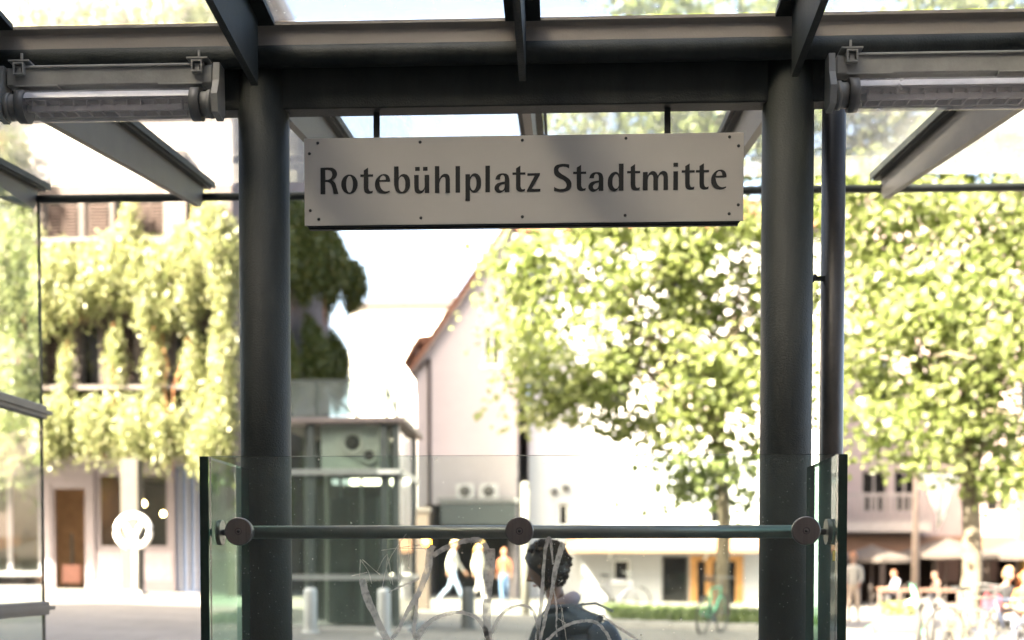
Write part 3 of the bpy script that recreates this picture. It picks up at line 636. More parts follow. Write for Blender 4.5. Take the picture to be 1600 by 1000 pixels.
window(vb, far_l[0] + .002, far_l[1] - .002, far_l[2] + .3, far_l[3] - .002, YQ + .14, shopgrey, shop_g, mull=2, fw=.14)
B().box(blue[0] + .002, blue[1] - .002, YQ + .1, YQ + .16, blue[2], blue[3] - .002).build('blue_panel', mat('blue_grey_panel', (.10, .15, .26), .5), vb)
for k in range(3):
    x = blue[0] + .12 + k * .25; B().box(x, x + .06, YQ + .04, YQ + .095, blue[2] + .1, blue[3] - .1).build('panel_rib', mat('pale_rib', (.2, .2, .22), .5), vb)
# goods inside the shop and two small warm lamps
wl = emit('warm_bulb', (1.0, .62, .25), 14)
for px, py in ((225, 787), (255, 803)):
    q = P(px, py, YQ + 1.2); t = thing('pendant_lamp', 'small warm pendant bulb glowing behind the shop window, ' + ('higher one' if py < 800 else 'lower one'), 'lamp', loc=q)
    B().lathe([(.001, -.07), (.05, -.05), (.07, 0), (.05, .05), (.02, .08), (.001, .085)], q, 14).build('bulb', wl, t)
    B().cyl((q.x, q.y, q.z + .085), (q.x, q.y, qz(733)), .012, 6).build('cord', frame_dark, t)
q = P(112, 897, YQ + 1.6)
t = thing('shop_stand', 'small pink framed display stand just inside the brown doorway', 'stand', loc=(q.x, q.y, gl))
B().box(q.x - .3, q.x + .3, q.y - .03, q.y + .03, q.z - .28, q.z + .3).build('board', mat('pink_board', (.55, .25, .2), .7), t)
for s in (-1, 1): B().bar((q.x + s * .22, q.y + .03, q.z + .2), (q.x + s * .25, q.y + .2, gl), .05, .05).build('leg', frame_dark, t)
B().bar((q.x, q.y + .06, q.z + .3), (q.x, q.y + .06, q.z + 1.3), .06, .06).build('stem', frame_dark, t)

vgrp = 'vines hanging down the left building'
def vine(label, blobs, n, m=vine_leaf, size=.15, ln=(.4, 1.6), depth=.7, out=(0, -1, 0), stems=3, **k):
    c0 = blobs[0][0]
    t = thing('climbing_vine', label, 'vine', vgrp, loc=(c0[0], c0[1], c0[2]))
    pts = hang(blobs, 10, int(n * 1.7), ln, depth, out); leaves('foliage', pts, size * .78, m, t, droop=.8, aspect=.55, sunny=.9)
    o = Vector(out)
    for _ in range(stems):
        c, rx, rz, wt = random.choice(blobs); tang = Vector((-o.y, o.x, 0))
        p0 = Vector(c) + tang * random.uniform(-rx, rx) * .7 + Vector((0, 0, rz * .6)) + o * .2; q = [p0]
        for i in range(5): q.append(q[-1] + Vector((0, 0, -rz * .5)) + tang * random.uniform(-.18, .18) + o * random.uniform(-.03, .05))
        B().tube(q, [.03, .028, .025, .02, .015, .01], 5).build('stem', stem_m, t)
    return t
def vb_(px, py, rx, ry, wt=1, Y=YV): 
    c = P(px, py, Y - .25); s = Y / 2000
    return (tuple(c), rx * s, ry * s, wt)
vine('thick sunlit curtain of vine across the middle of the facade', [vb_(105, 420, 48, 50, 1.2), vb_(175, 415, 52, 55, 1.4), vb_(240, 425, 52, 62, 1.5), vb_(300, 405, 52, 62, 1.5), vb_(345, 390, 34, 60, 1), vb_(290, 465, 35, 28, .6), vb_(130, 460, 40, 25, .6), vb_(240, 480, 20, 35, .4), vb_(85, 440, 30, 60, 1), vb_(355, 430, 22, 70, .9)], 150, depth=1.0, stems=6, ln=(.25, .95))
vine('tuft of vine climbing between the upper windows', [vb_(208, 345, 16, 34, 1)], 70, stems=1)
vine('tuft of vine climbing at the corner beside the dark pillar', [vb_(330, 335, 24, 34, 1)], 100, stems=1)
vine('leftmost thin strand of vine between the two vine curtains', [vb_(108, 560, 8, 45, 1)], 70, depth=.4, stems=1)
vine('strand of vine hanging left of the middle dark window', [vb_(185, 540, 12, 55, 1)], 75, depth=.5, stems=2)
vine('broad strand of vine hanging right of the middle dark window', [vb_(247, 550, 15, 60, 1)], 95, depth=.6, stems=2)
vine('tangled vine at the right corner below the upper curtain', [vb_(305, 560, 14, 55, .7), vb_(350, 545, 22, 75, 1.2), vb_(332, 620, 24, 40, .8)], 100, depth=.7, stems=5)
vine('lower fringe of sunlit vine drooping over the shop front', [vb_(100, 645, 42, 36, 1), vb_(160, 650, 45, 38, 1.2), vb_(220, 650, 48, 40, 1.3), vb_(265, 660, 32, 40, .9), vb_(325, 680, 30, 36, .9), vb_(352, 640, 20, 50, .8), vb_(85, 660, 30, 40, .8)], 160, depth=1.0, ln=(.4, 1.3), stems=5)
vine('vine behind the glazed side wall at the left picture edge', [vb_(25, 410, 60, 90, 1.6), vb_(-50, 400, 50, 90, 1), vb_(30, 560, 38, 60, 1), vb_(20, 660, 50, 50, 1), vb_(-60, 640, 40, 50, .7)], 170, depth=.8, stems=4)
vine('vine on the top storey seen through the roof glass', [vb_(60, 40, 45, 60, 1), vb_(150, 20, 50, 60, 1), vb_(260, 15, 50, 60, 1), vb_(330, 40, 30, 70, .8), vb_(20, 235, 32, 40, .6), vb_(-40, 120, 40, 80, 1)], 120, depth=.8, stems=3)
def sv(px, py, Y, rx, ry, wt): 
    c = P(px, py, Y); s = Y / 2000; return ((c.x - .2, c.y, c.z), rx * s * 2.2, ry * s, wt)
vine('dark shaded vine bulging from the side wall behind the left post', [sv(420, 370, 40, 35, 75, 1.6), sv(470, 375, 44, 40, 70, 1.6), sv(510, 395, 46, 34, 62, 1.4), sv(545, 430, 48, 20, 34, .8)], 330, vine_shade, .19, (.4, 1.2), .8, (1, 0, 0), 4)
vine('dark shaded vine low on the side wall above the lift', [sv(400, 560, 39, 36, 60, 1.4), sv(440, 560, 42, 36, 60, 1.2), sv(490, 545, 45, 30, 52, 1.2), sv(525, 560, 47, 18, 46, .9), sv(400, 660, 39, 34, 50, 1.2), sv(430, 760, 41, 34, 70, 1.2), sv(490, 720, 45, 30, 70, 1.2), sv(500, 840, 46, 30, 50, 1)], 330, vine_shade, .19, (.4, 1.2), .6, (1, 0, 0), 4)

# white pretzel sign on a pole in front of the shop
q = P(208, 830, 33.5); gq = G(q.x, q.y)
white_s = mat('white_sign_paint', (.78, .77, .72), .5)
pz = thing('pretzel_sign', 'white pretzel shaped sign on a thin white pole before the shop', 'sign', loc=(q.x, q.y, gq))
pr = .43
loop = [(pr * 1.05 * math.cos(a), pr * math.sin(a)) for a in [R(-62 + k * 304 / 22) + 0 for k in range(23)]]
loop = [(pr * 1.05 * math.sin(R(160 - k * 320 / 24)), -pr * math.cos(R(160 - k * 320 / 24)) * -1) for k in range(25)]
loop = [(-x, z) for x, z in loop]
arms1 = [loop[0], (loop[0][0] * .3, -pr * .55), (0.06, -.10), (.20, .12), (.29, .22)]
b = B()
b.tube([(q.x + x, q.y, q.z + z) for x, z in loop], .068, 10)
for s in (-1, 1): b.tube([(q.x + s * x * (1 if s > 0 else 1), q.y + s * .03, q.z + z) for x, z in [(.15, -pr * .93), (.07, -pr * .6), (-.07, -.12), (-.19, .12), (-.27, .23)]], [.066, .062, .055, .048, .04], 10)
b.build('pretzel', white_s, pz)
B().cyl((q.x, q.y + .12, gq), (q.x, q.y + .12, q.z - .3), .05, 12).build('pole', white_s, pz)
# pale column behind the pretzel
cx = PX(208, YV - 1.2)
col = thing('street_column', 'grey concrete column behind the pretzel sign, under the vine', 'column', loc=(cx, YV - 1.2, G(cx, YV)))
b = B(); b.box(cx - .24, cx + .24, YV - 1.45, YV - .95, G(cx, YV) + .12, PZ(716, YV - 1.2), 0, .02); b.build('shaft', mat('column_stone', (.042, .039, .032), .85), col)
B().box(cx - .3, cx + .3, YV - 1.5, YV - .9, G(cx, YV) - .1, G(cx, YV) + .119).build('base', concrete, col)
# ------------------------------------------------------------------ glass lift house
YLf = 20.0
lx = lambda px: PX(px, YLf)
lz = lambda py: PZ(py, YLf, 560)
x0, x1 = lx(440), lx(624); gL = G((x0 + x1) / 2, YLf) - .03
lift = thing('glass_lift_house', 'glass lift house with flat overhanging roof behind the left post', 'lift', loc=((x0 + x1) / 2, YLf, gL))
alu = mat('lift_aluminium', (.30, .31, .30), .45, .5, .1, 5); alu_d = mat('lift_dark_frame', (.06, .075, .07), .45, .3, .15, 5)
yb_ = YLf + 2.3
for x, y in ((x0 + .05, YLf + .05), (x1 - .05, YLf + .05), (x0 + .05, yb_ - .05), (x1 - .05, yb_ - .05), (lx(486), YLf + .05), (lx(600), YLf + .05)):
    B().box(x - .05, x + .05, y - .05, y + .05, gL, lz(662)).build('corner_post', alu_d, lift)
for py0, py1, m_ in ((742, 733, alu), (832, 822, alu_d), (906, 898, alu), (990, 978, alu_d)):
    b = B(); b.box(x0 - .02, x1 + .02, YLf - .04, YLf - .005, lz(py0), lz(py1)); b.box(x1 + .021, x1 + .05, YLf - .02, yb_, lz(py0), lz(py1)); b.build('transom', m_, lift)
rows = [(978, 906), (898, 832), (822, 742), (733, 664)]
cols = [(x0 + .1, lx(486) - .05), (lx(486) + .05, lx(600) - .05), (lx(600) + .05, x1 - .1)]
for r0, r1 in rows:
    for c0, c1 in cols: B().box(c0, c1, YLf + .02, YLf + .03, lz(r0) + .01, lz(r1) - .01).build('pane', lift_g, lift)
    B().box(x1 - .045, x1 - .035, YLf + .11, yb_ - .11, lz(r0) + .01, lz(r1) - .01).build('pane', lift_g, lift)
    B().box(x0 + .1, x1 - .1, yb_ - .03, yb_ - .01, lz(r0) + .01, lz(r1) - .01).build('rear_panel', mat('lift_rear_panel', (.045, .062, .05), .5, 0, .5, 2.5, stretch=(4, 1, .4)), lift)
b = B(); zr0, zr1 = lz(661), lz(652)
b.box(x0 - .1, lx(634), YLf - .08, yb_ + .3, zr0, zr1, 0, .01); b.build('roof_slab', mat('lift_roof', (.15, .13, .12), .6), lift)
zp = lz(597)
for a, c in ((x0 + .02, lx(497)), (lx(499), lx(605)), (lx(607), lx(621))):
    B().box(a, c, YLf - .1, YLf - .088, zr1 + .01, zp).build('parapet_pane', glass('parapet_glass', (0.62, 0.68, 0.66), 0.14, (0.42, 0.46, 0.44), dirt=0.12), lift)
B().box(lx(622), lx(622) + .012, YLf - .1, yb_, zr1 + .01, zp).build('parapet_pane', glass('parapet_glass', (0.62, 0.68, 0.66), 0.14, (0.42, 0.46, 0.44), dirt=0.12), lift)
B().box(x0, lx(623), YLf - .105, YLf - .08, zp + .001, zp + .03).build('parapet_rail', alu_d, lift)
for px in (498, 606, 621): B().box(lx(px) - .02, lx(px) + .02, YLf - .085, YLf - .045, zr1, zp).build('parapet_post', alu_d, lift)
for a, c in ((500, 560), (600, 620)): B().bar((lx(a), YLf + .4, zp - .05), (lx(c), YLf + .4, zr1), .045, .045).build('brace', alu_d, lift)
b = B(); b.box(lx(500), lx(590), YLf + .14, YLf + .9, lz(735), lz(662)); b.build('machine_cabinet', mat('lift_cabinet', (.80, .80, .75), .5), lift)
for px, py, r_ in ((551, 692, .19), (577, 712, .13)):
    q = P(px, py, YLf + .12); b = B(); b.lathe([(.001, .0), (r_ * .6, .0), (r_ * .7, -.03), (r_, -.05), (r_ * 1.05, .0), (r_ * 1.05, .04)], q, 24, axis='y'); b.build('fan_housing', mat('fan_ring', (.75, .72, .68), .5), lift)
    B().lathe([(.001, -.004), (r_ * .62, -.004), (r_ * .62, .0)], q - Vector((0, .03, 0)), 20, axis='y').build('fan_opening', frame_dark, lift)
b = B(); b.box(lx(503), lx(582), YLf + .55, YLf + 1.9, gL + .1, gL + 2.15, 0, .02); b.build('lift_car', mat('lift_car_steel', (.10, .12, .11), .3, .5, .25, 4, stretch=(3, 3, .5)), lift)
B().box(lx(541), lx(544), YLf + .53, YLf + .549, gL + .2, gL + 2.1).build('door_gap', frame_dark, lift)
b = B(); b.box(lx(592), lx(626), YLf - .12, YLf - .06, lz(741), lz(735)); b.build('light_strip', white_s, lift)
for px in (464, 470, 478, 493, 520, 560, 592, 597, 607, 613):
    B().box(lx(px) - .022, lx(px) + .022, YLf + .3 + (px % 7) * .2, YLf + .36 + (px % 7) * .2, gL + .1, lz(664)).build('guide_rail', mat('guide_rail_pale', (.42, .43, .40), .5) if px % 2 else alu, lift)
B().box(x0 - .15, x1 + .15, YLf - .2, yb_ + .2, gL - .3, gL + .07).build('plinth', concrete, lift)

# bollards
bol_m = mat('bollard_steel', (.36, .36, .35), .45, .4, .1, 4); bol_d = mat('bollard_dark', (.07, .075, .075), .5)
for px, pt, Yb, m_, lab in ((485, 918, 18.9, bol_m, 'grey steel bollard before the left side of the lift'), (600, 919, 18.9, bol_m, 'grey steel bollard before the right side of the lift'), (731, 918, 21.5, bol_d, 'dark bollard on the paving beside the walking people')):
    x = PX(px, Yb); g = G(x, Yb); zt_ = PZ(pt, Yb, px); r_ = 10.5 * Yb / 2000
    t = thing('bollard', lab, 'bollard', 'bollards near the lift', loc=(x, Yb, g))
    B().lathe([(r_, -.02), (r_, zt_ - g - .06), (r_ * .9, zt_ - g - .02), (r_ * .5, zt_ - g), (.001, zt_ - g)], (x, Yb, g), 24).build('shaft', m_, t)
    B().tube([(x, Yb, g - .02), (x, Yb, g + .03)], r_ * 1.35, 20).build('foot_ring', m_, t)

# ------------------------------------------------------------------ gable house
YH = 45.0
hx = lambda px: PX(px, YH)
hz = lambda py: PZ(py, YH, 720)
render_h = mat('house_render_pink_white', (.31, .275, .275), .9, 0, .05, 1.2, .12, 25)
tile_m = mat('clay_tile', (.15, .06, .032), .8, 0, .3, 3, .2, 20)
wood_d = mat('dark_fascia', (.10, .075, .065), .7)
a, c = hx(651), hx(808); gh = G(-3.5, YH); ridge_x = hx(800); zeave = hz(574); sl = (hz(405) - hz(574)) / (hx(765) - hx(651)); zr_ = zeave + sl * (ridge_x - a)
house = thing('gabled_house', 'pale rendered house with steep orange tiled gable roof beyond the lift', 'house', loc=((a + c) / 2, YH, gh))
wn_ = (hx(755), hx(782), hz(571), hz(522))
# wall as rows under the slope, with the window opening and the dark shop opening
op = (hx(664), hx(804), gh - .02, hz(788))
b = B(); wall_holes(b, a, c, gh - .4, zeave, YH, .35, [op])
slz = lambda x: zeave + sl * (x - a)
for pl in ([(a, zeave), (wn_[0], zeave), (wn_[0], slz(wn_[0]))], [(wn_[0], zeave), (wn_[1], zeave), (wn_[1], wn_[2]), (wn_[0], wn_[2])],
           [(wn_[0], wn_[3]), (wn_[1], wn_[3]), (wn_[1], slz(wn_[1])), (wn_[0], slz(wn_[0]))], [(wn_[1], zeave), (c, zeave), (c, zr_ - .3), (ridge_x, zr_), (wn_[1], slz(wn_[1]))]):
    b.poly_prism(pl, 'y', YH, YH + .35)
b.box(a, a + .3, YH + .36, 58, gh - .4, zeave); b.box(c - .3, c, YH + .36, 58, gh - .4, zr_ - .4)
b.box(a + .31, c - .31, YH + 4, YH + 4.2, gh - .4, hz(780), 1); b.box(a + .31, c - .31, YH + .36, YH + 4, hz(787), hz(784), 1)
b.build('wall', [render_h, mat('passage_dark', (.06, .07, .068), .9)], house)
# roof: deck plus tile rows on the left slope (stepped) and the verge board
ov = .12; th_ = math.atan(sl)
roof = B(); q0 = (a - ov, zeave - ov * sl); q1 = (ridge_x, zr_)
nrm = Vector((-math.sin(th_), math.cos(th_)))
roof.poly_prism([q0, q1, (q1[0] + nrm.x * .12, q1[1] + nrm.y * .12), (q0[0] + nrm.x * .12, q0[1] + nrm.y * .12)], 'y', YH - .3, 58)
roof.poly_prism([q1, (c + .5, zr_ - .75), (c + .5, zr_ - .6), (q1[0], zr_ + .14)], 'y', YH - .3, 58)
roof = roof.build('roof', tile_m, house)
L_ = math.hypot(q1[0] - q0[0], q1[1] - q0[1]); nrow = 20
for k in range(nrow):                          # verge tiles, one by one along the gable edge
    s0 = k / nrow; p = Vector(q0) + (Vector(q1) - Vector(q0)) * s0; d = (Vector(q1) - Vector(q0)) / nrow * 1.12
    B().poly_prism([tuple(p + nrm * .125), tuple(p + d + nrm * .13), tuple(p + d + nrm * .165), tuple(p + nrm * .19)], 'y', YH - .36, YH + .3).build('verge_tile', tile_m, roof)
B().poly_prism([(q0[0], q0[1] - .16), (q1[0], q1[1] - .16), (q1[0], q1[1] - .004), (q0[0], q0[1] - .004)], 'y', YH - .34, YH - .301).build('verge_board', wood_d, house)
gz_ = q0[1] - .02
B().tube([(q0[0] - .02, YH - .35, gz_), (q0[0] - .02, 58, gz_)], .08, 8).build('eave_gutter', wood_d, house)
# small dormer roof on the left slope
dx0, dz0 = hx(640), hz(560)
b = B(); b.poly_prism([(hx(626), hz(562)), (hx(650), hz(520)), (hx(668), hz(518)), (hx(668), hz(528)), (hx(652), hz(530)), (hx(630), hz(566))], 'y', YH + .6, YH + 3.4); b.build('dormer_roof', tile_m, house)
B().poly_prism([(hx(645), hz(610)), (hx(651) - .01, hz(610)), (hx(651) - .01, hz(530)), (hx(645), hz(540))], 'y', YH + .8, YH + 3.2).build('dormer_cheek', wood_d, house)
B().tube([(hx(672), YH - .08, gh), (hx(672), YH - .08, zeave + .3), (hx(654), YH - .2, zeave - .1)], .06, 8).build('rain_pipe', wood_d, house)
window(house, wn_[0] + .002, wn_[1] - .002, wn_[2] + .002, wn_[3] - .002, YH + .15, frame_white, mull=1, sill=frame_white)
# shop canopy and air conditioners over the passage
B().box(hx(690), hx(812), YH - 1.2, YH - .01, hz(788), hz(781)).build('shop_canopy', mat('canopy_grey', (.12, .12, .12), .7), house)
B().box(hx(694), hx(808), YH - 1.15, YH - 1.09, hz(822), hz(789)).build('shop_fascia', mat('fascia_dark', (.035, .045, .045), .6), house)
for px in (727, 764):
    q = P(px, 768, YH - .6); o = B().box(q.x - .32, q.x + .32, q.y - .2, q.y + .2, q.z - .27, q.z + .25, 0, .02).build('air_conditioner', mat('aircon_grey', (.34, .33, .32), .6), house)
    B().lathe([(.001, -.012), (.17, -.012), (.2, .0)], (q.x, q.y - .205, q.z), 16, axis='y').build('fan_grille', frame_dark, o)
B().lathe([(.22, -1.2), (.22, .5), (.28, .52), (.28, .62)], (hx(756), YH + 1.2, hz(425)), 12).build('chimney', tile_m, house)
# pillar with amber lamp by the passage
YPi = 30.0; q = P(659, 847, YPi); g = G(q.x, YPi)
t = thing('brick_pillar', 'narrow brown pillar right of the lift, carrying an amber lamp', 'pillar', loc=(q.x, YPi, g))
B().box(q.x - .19, q.x + .19, YPi - .15, YPi + .2, g - .05, PZ(800, YPi, 659), 0, .015).build('shaft', mat('brown_pillar', (.050, .036, .028), .85, 0, .2, 6), t)
B().box(q.x - .23, q.x + .23, YPi - .19, YPi + .24, PZ(800, YPi, 659) + .002, PZ(796, YPi, 659) + .04).build('cap', mat('pillar_cap', (.06, .05, .045), .8), t)
q = P(666, 847, YPi - .25)
t = thing('amber_lamp', 'small round amber lamp shining on the brown pillar', 'lamp', loc=q)
B().lathe([(.001, -.09), (.06, -.07), (.085, -.02), (.085, .0), (.001, .0)], q, 18, axis='y').build('lens', emit('amber_light', (1.0, .30, .02), 9), t)
B().lathe([(.001, .002), (.10, .002), (.10, .06), (.05, .10), (.001, .1)], q, 18, axis='y').build('housing', frame_dark, t)
# tall white post
q = P(821, 900, 29.0); g = G(q.x, 29)
t = thing('white_post', 'tall plain pale post standing behind the seated man', 'post', loc=(q.x, 29, g))
B().tube([(q.x, 29, g), (q.x, 29, PZ(760, 29, 821))], [.10, .10], 18).build('shaft', mat('post_offwhite', (.16, .15, .135), .6), t)
B().lathe([(.115, 0), (.115, .05), (.05, .1), (.001, .11)], (q.x, 29, PZ(760, 29, 821)), 18).build('cap', mat('post_offwhite', (.16, .15, .135), .6), t)

# ------------------------------------------------------------------ far pale building behind
YFb = 92.0
a, c = PX(548, YFb), PX(760, YFb); z0, z1 = PZ(478, YFb), PZ(447, YFb)
fb = thing('far_building', 'far off pale building with faded hipped roof, left of the gabled house', 'building', loc=((a + c) / 2, YFb, -1))
B().box(a, c, YFb, YFb + 14, -1, z0).build('wall', mat('far_wall', (.66, .63, .58), .9), fb)
b = B(); b.add([(a - .5, YFb - .5, z0), (c + .5, YFb - .5, z0), (c + .5, YFb + 14.5, z0), (a - .5, YFb + 14.5, z0), (PX(598, YFb), YFb + 6, z1 + .6), (PX(735, YFb), YFb + 6, z1 + .6), (PX(735, YFb), YFb + 8, z1 + .6), (PX(598, YFb), YFb + 8, z1 + .6)],
      [(0, 1, 5, 4), (1, 2, 6, 5), (2, 3, 7, 6), (3, 0, 4, 7), (4, 5, 6, 7), (3, 2, 1, 0)]); b.build('roof', mat('far_roof', (.03, .023, .021), .9), fb)
for k in range(4):
    x = PX(578 + k * 18, YFb); window(fb, x, x + .5, PZ(540, YFb), PZ(512, YFb), YFb - .06, frame_white)

# ------------------------------------------------------------------ white shop building, right of the gabled house
YA = 46.2
ax_ = lambda px: PX(px, YA)
az = lambda py: PZ(py, YA, 1000)
ga = G(4, YA)
render_a = mat('white_render', (.33, .33, .35), .9, 0, .05, 1.0, .1, 25)
a, c = ax_(826), ax_(1300)
ab = thing('white_shop_building', 'white rendered building with brown shop awning behind the middle tree', 'building', loc=((a + c) / 2, YA, ga))
wins = [(872, 888, 822, 786), (940, 985, 640, 560), (1030, 1080, 640, 560), (1130, 1180, 640, 560), (1108, 1132, 820, 778), (940, 985, 500, 420), (1040, 1090, 500, 420)]
gw = [(958, 984, 908, 874), (1034, 1076, 948, 868)]; dorr = (1078, 1162, 956, 868)
hl = [(ax_(p), ax_(q), az(r_), az(s_)) for p, q, r_, s_ in wins + gw + [dorr]]
b = B(); wall_holes(b, a, c, ga - .4, az(360), YA, .35, hl); b.box(a, a + .3, YA + .36, 58, ga - .4, az(360)); b.box(c - .3, c, YA + .36, 58, ga - .4, az(360))
b.box(a + .31, c - .31, YA + 3, YA + 3.2, ga - .4, az(360), 1); b.build('wall', [render_a, mat('shop_inside', (.10, .07, .05), .9)], ab)
B().poly_prism([(a - .5, az(362)), (c + .5, az(362)), (c - 4.5, az(300)), (a + 3, az(300))], 'y', YA - .4, 58).build('roof', tile_m, ab)
for p, q, r_, s_ in wins + gw: window(ab, ax_(p) + .002, ax_(q) - .002, az(r_) + .002, az(s_) - .002, YA + .15, frame_white if (p, q) != (1034, 1076) else frame_dark, sill=frame_white if p not in (1034,) else None)
wood_o = mat('orange_wood', (.42, .20, .06), .55, 0, .25, 4)
x0, x1, z0, z1 = ax_(1078), ax_(1162), az(956), az(868)
b = B()
for xx in (x0, (x0 + x1) / 2 - .4, x1 - .28): b.box(xx, xx + .26, YA - .02, YA + .2, z0, z1)
b.box(x0 + .27, (x0 + x1) / 2 - .41, YA - .01, YA + .19, z1 - .2, z1); b.box((x0 + x1) / 2 - .13, x1 - .29, YA - .01, YA + .19, z1 - .2, z1)
d_ = b.build('door', wood_o, ab); B().box(x0 + .27, x1 - .29, YA + .1, YA + .11, z0, z1 - .21).build('pane', win_dark, d_)
b = B(); b.add([(ax_(885), YA - .02, az(838)), (ax_(1200), YA - .02, az(838)), (ax_(1200), YA - 1.6, az(858)), (ax_(885), YA - 1.6, az(858)),
                (ax_(885), YA - .02, az(842)), (ax_(1200), YA - .02, az(842)), (ax_(1200), YA - 1.6, az(864)), (ax_(885), YA - 1.6, az(864))],
               [(0, 1, 2, 3), (7, 6, 5, 4), (0, 4, 5, 1), (1, 5, 6, 2), (2, 6, 7, 3), (3, 7, 4, 0)]); b.build('awning', mat('brown_awning', (.20, .105, .06), .8), ab)
for px in (952, 1100, 1190): B().bar((ax_(px), YA - .02, az(875)), (ax_(px), YA - 1.5, az(862)), .06, .06).build('awning_arm', frame_white, ab)
for px, py in ((866, 768), (884, 762)): 
    q = P(px, py, YA - .1); B().lathe([(.001, -.08), (.12, -.06), (.14, 0), (.12, .08), (.001, .09)], q, 12).build('wall_lantern', frame_dark, ab)
# slim neighbour visible in the gap
a2, c2 = hx(809), ax_(825)
nb = thing('gap_building', 'narrow brown and red house filling the gap between gable and white building', 'building', loc=((a2 + c2) / 2, 50, gh))
B().box(a2 - 1, c2 + 1, 59, 66, gh - .4, hz(705)).build('wall', mat('dark_brown_wall', (.11, .08, .07), .9), nb)
B().box(a2 - 1, c2 + 1, 59, 66, hz(705), hz(560)).build('upper_wall', mat('red_brown_wall', (.36, .16, .10), .9), nb)

# ------------------------------------------------------------------ cafe building at right
YC = 54.0
cx_ = lambda px: PX(px, YC)
cz_ = lambda py: PZ(py, YC, 1450)
gc = G(14, YC)
cafe_m = mat('cafe_render_rose', (.24, .19, .18), .9, 0, .08, 1.2, .1, 25)
a, c = cx_(1301), cx_(1760)
cb = thing('cafe_building', 'rose coloured building with balcony and brown cafe fascia behind the right tree', 'building', loc=((a + c) / 2, YC, gc))
wins = [(1345, 1385, 800, 735), (1395, 1430, 800, 735), (1540, 1580, 800, 740), (1345, 1390, 640, 560), (1420, 1465, 640, 560), (1500, 1545, 640, 560), (1590, 1640, 640, 560), (1345, 1390, 470, 390), (1420, 1465, 470, 390), (1500, 1545, 470, 390)]
opn = (1306, 1590, 960, 866)
hl = [(cx_(p), cx_(q), cz_(r_), cz_(s_)) for p, q, r_, s_ in wins] + [(cx_(1306), cx_(1590), gc - .02, cz_(866))]
b = B(); wall_holes(b, a, c, gc - .5, cz_(300), YC, .35, hl); b.box(a, a + .3, YC + .36, 61, gc - .5, cz_(300)); b.box(c - .3, c, YC + .36, 61, gc - .5, cz_(300)); b.box(a + .31, c - .31, YC + 5, YC + 5.2, gc - .5, cz_(300), 1)
b.box(a + .31, c - .31, YC + .36, YC + 4.99, cz_(862), cz_(858), 1)
b.build('wall', [cafe_m, mat('cafe_inside', (.055, .035, .028), .9)], cb)
B().box(a - .4, c + .4, YC - .4, 61, cz_(300), cz_(294)).build('roof', concrete, cb)
for p, q, r_, s_ in wins: window(cb, cx_(p) + .002, cx_(q) - .002, cz_(r_) + .002, cz_(s_) - .002, YC + .15, frame_beige, mull=1)
B().box(cx_(1306), cx_(1440), YC - 1.3, YC - .01, cz_(832), cz_(818)).build('balcony_slab', mat('balcony_stone', (.28, .245, .22), .9), cb)
b = B(); b.box(cx_(1306), cx_(1440), YC - 1.28, YC - 1.2, cz_(778), cz_(773)); b.box(cx_(1306), cx_(1440), YC - 1.28, YC - 1.2, cz_(817), cz_(814)); b.build('balcony_rail', frame_beige, cb)
for k in range(14):
    x = cx_(1308) + (cx_(1438) - cx_(1308)) * k / 13; B().box(x - .045, x + .045, YC - 1.27, YC - 1.21, cz_(814) + .002, cz_(778) - .002).build('baluster', frame_beige, cb)
B().box(a, cx_(1600), YC - .5, YC - .02, cz_(864), cz_(838)).build('fascia', mat('cafe_fascia_brown', (.13, .065, .035), .7), cb)
B().box(cx_(1588), cx_(1625), YC - .8, YC - .03, gc - .1, cz_(700)).build('ochre_pier', mat('ochre_pier', (.24, .15, .045), .85), cb)
for px in (1380, 1462, 1545): B().box(cx_(px) - .1, cx_(px) + .1, YC + .1, YC + .25, gc, cz_(867)).build('shop_post', wood_d, cb)
for k, px in enumerate((1465, 1478, 1492, 1535, 1552)):
    q = P(px, 892, YC + 2); B().box(q.x - .2, q.x + .2, q.y, q.y + .1, gc + .9, q.z + .5).build('shelf_panel', mat('shelf_rose', (.34, .22, .20), .8), cb)
# ------------------------------------------------------------------ unseen blocks added to shade the canopy and screen the rear sky
ob = thing('shade_block', 'tall grey block with rear wing, added out of view to shade the canopy', 'building', loc=(-19, 0, 0))
B().box(-26, -12, -32, 11.8, -.2, 18.4).build('wall', concrete, ob)
B().box(-11.9, 34, -30, -7.5, -.2, 18.6).build('rear_sky_blocker', mat('brown_sky_blocker', (.22, .15, .11), .85, 0, .2, 3), ob)  # unseen wing added to block sky light from behind the camera
B().box(-26.3, -11.7, -32.3, 12.0, 18.402, 18.9).build('parapet', concrete, ob)
for i in range(5):
    B().box(-11.995, -11.93, -7, 10.5, 1.2 + i * 3.3, 3.0 + i * 3.3).build('window_band', win_dark, ob)

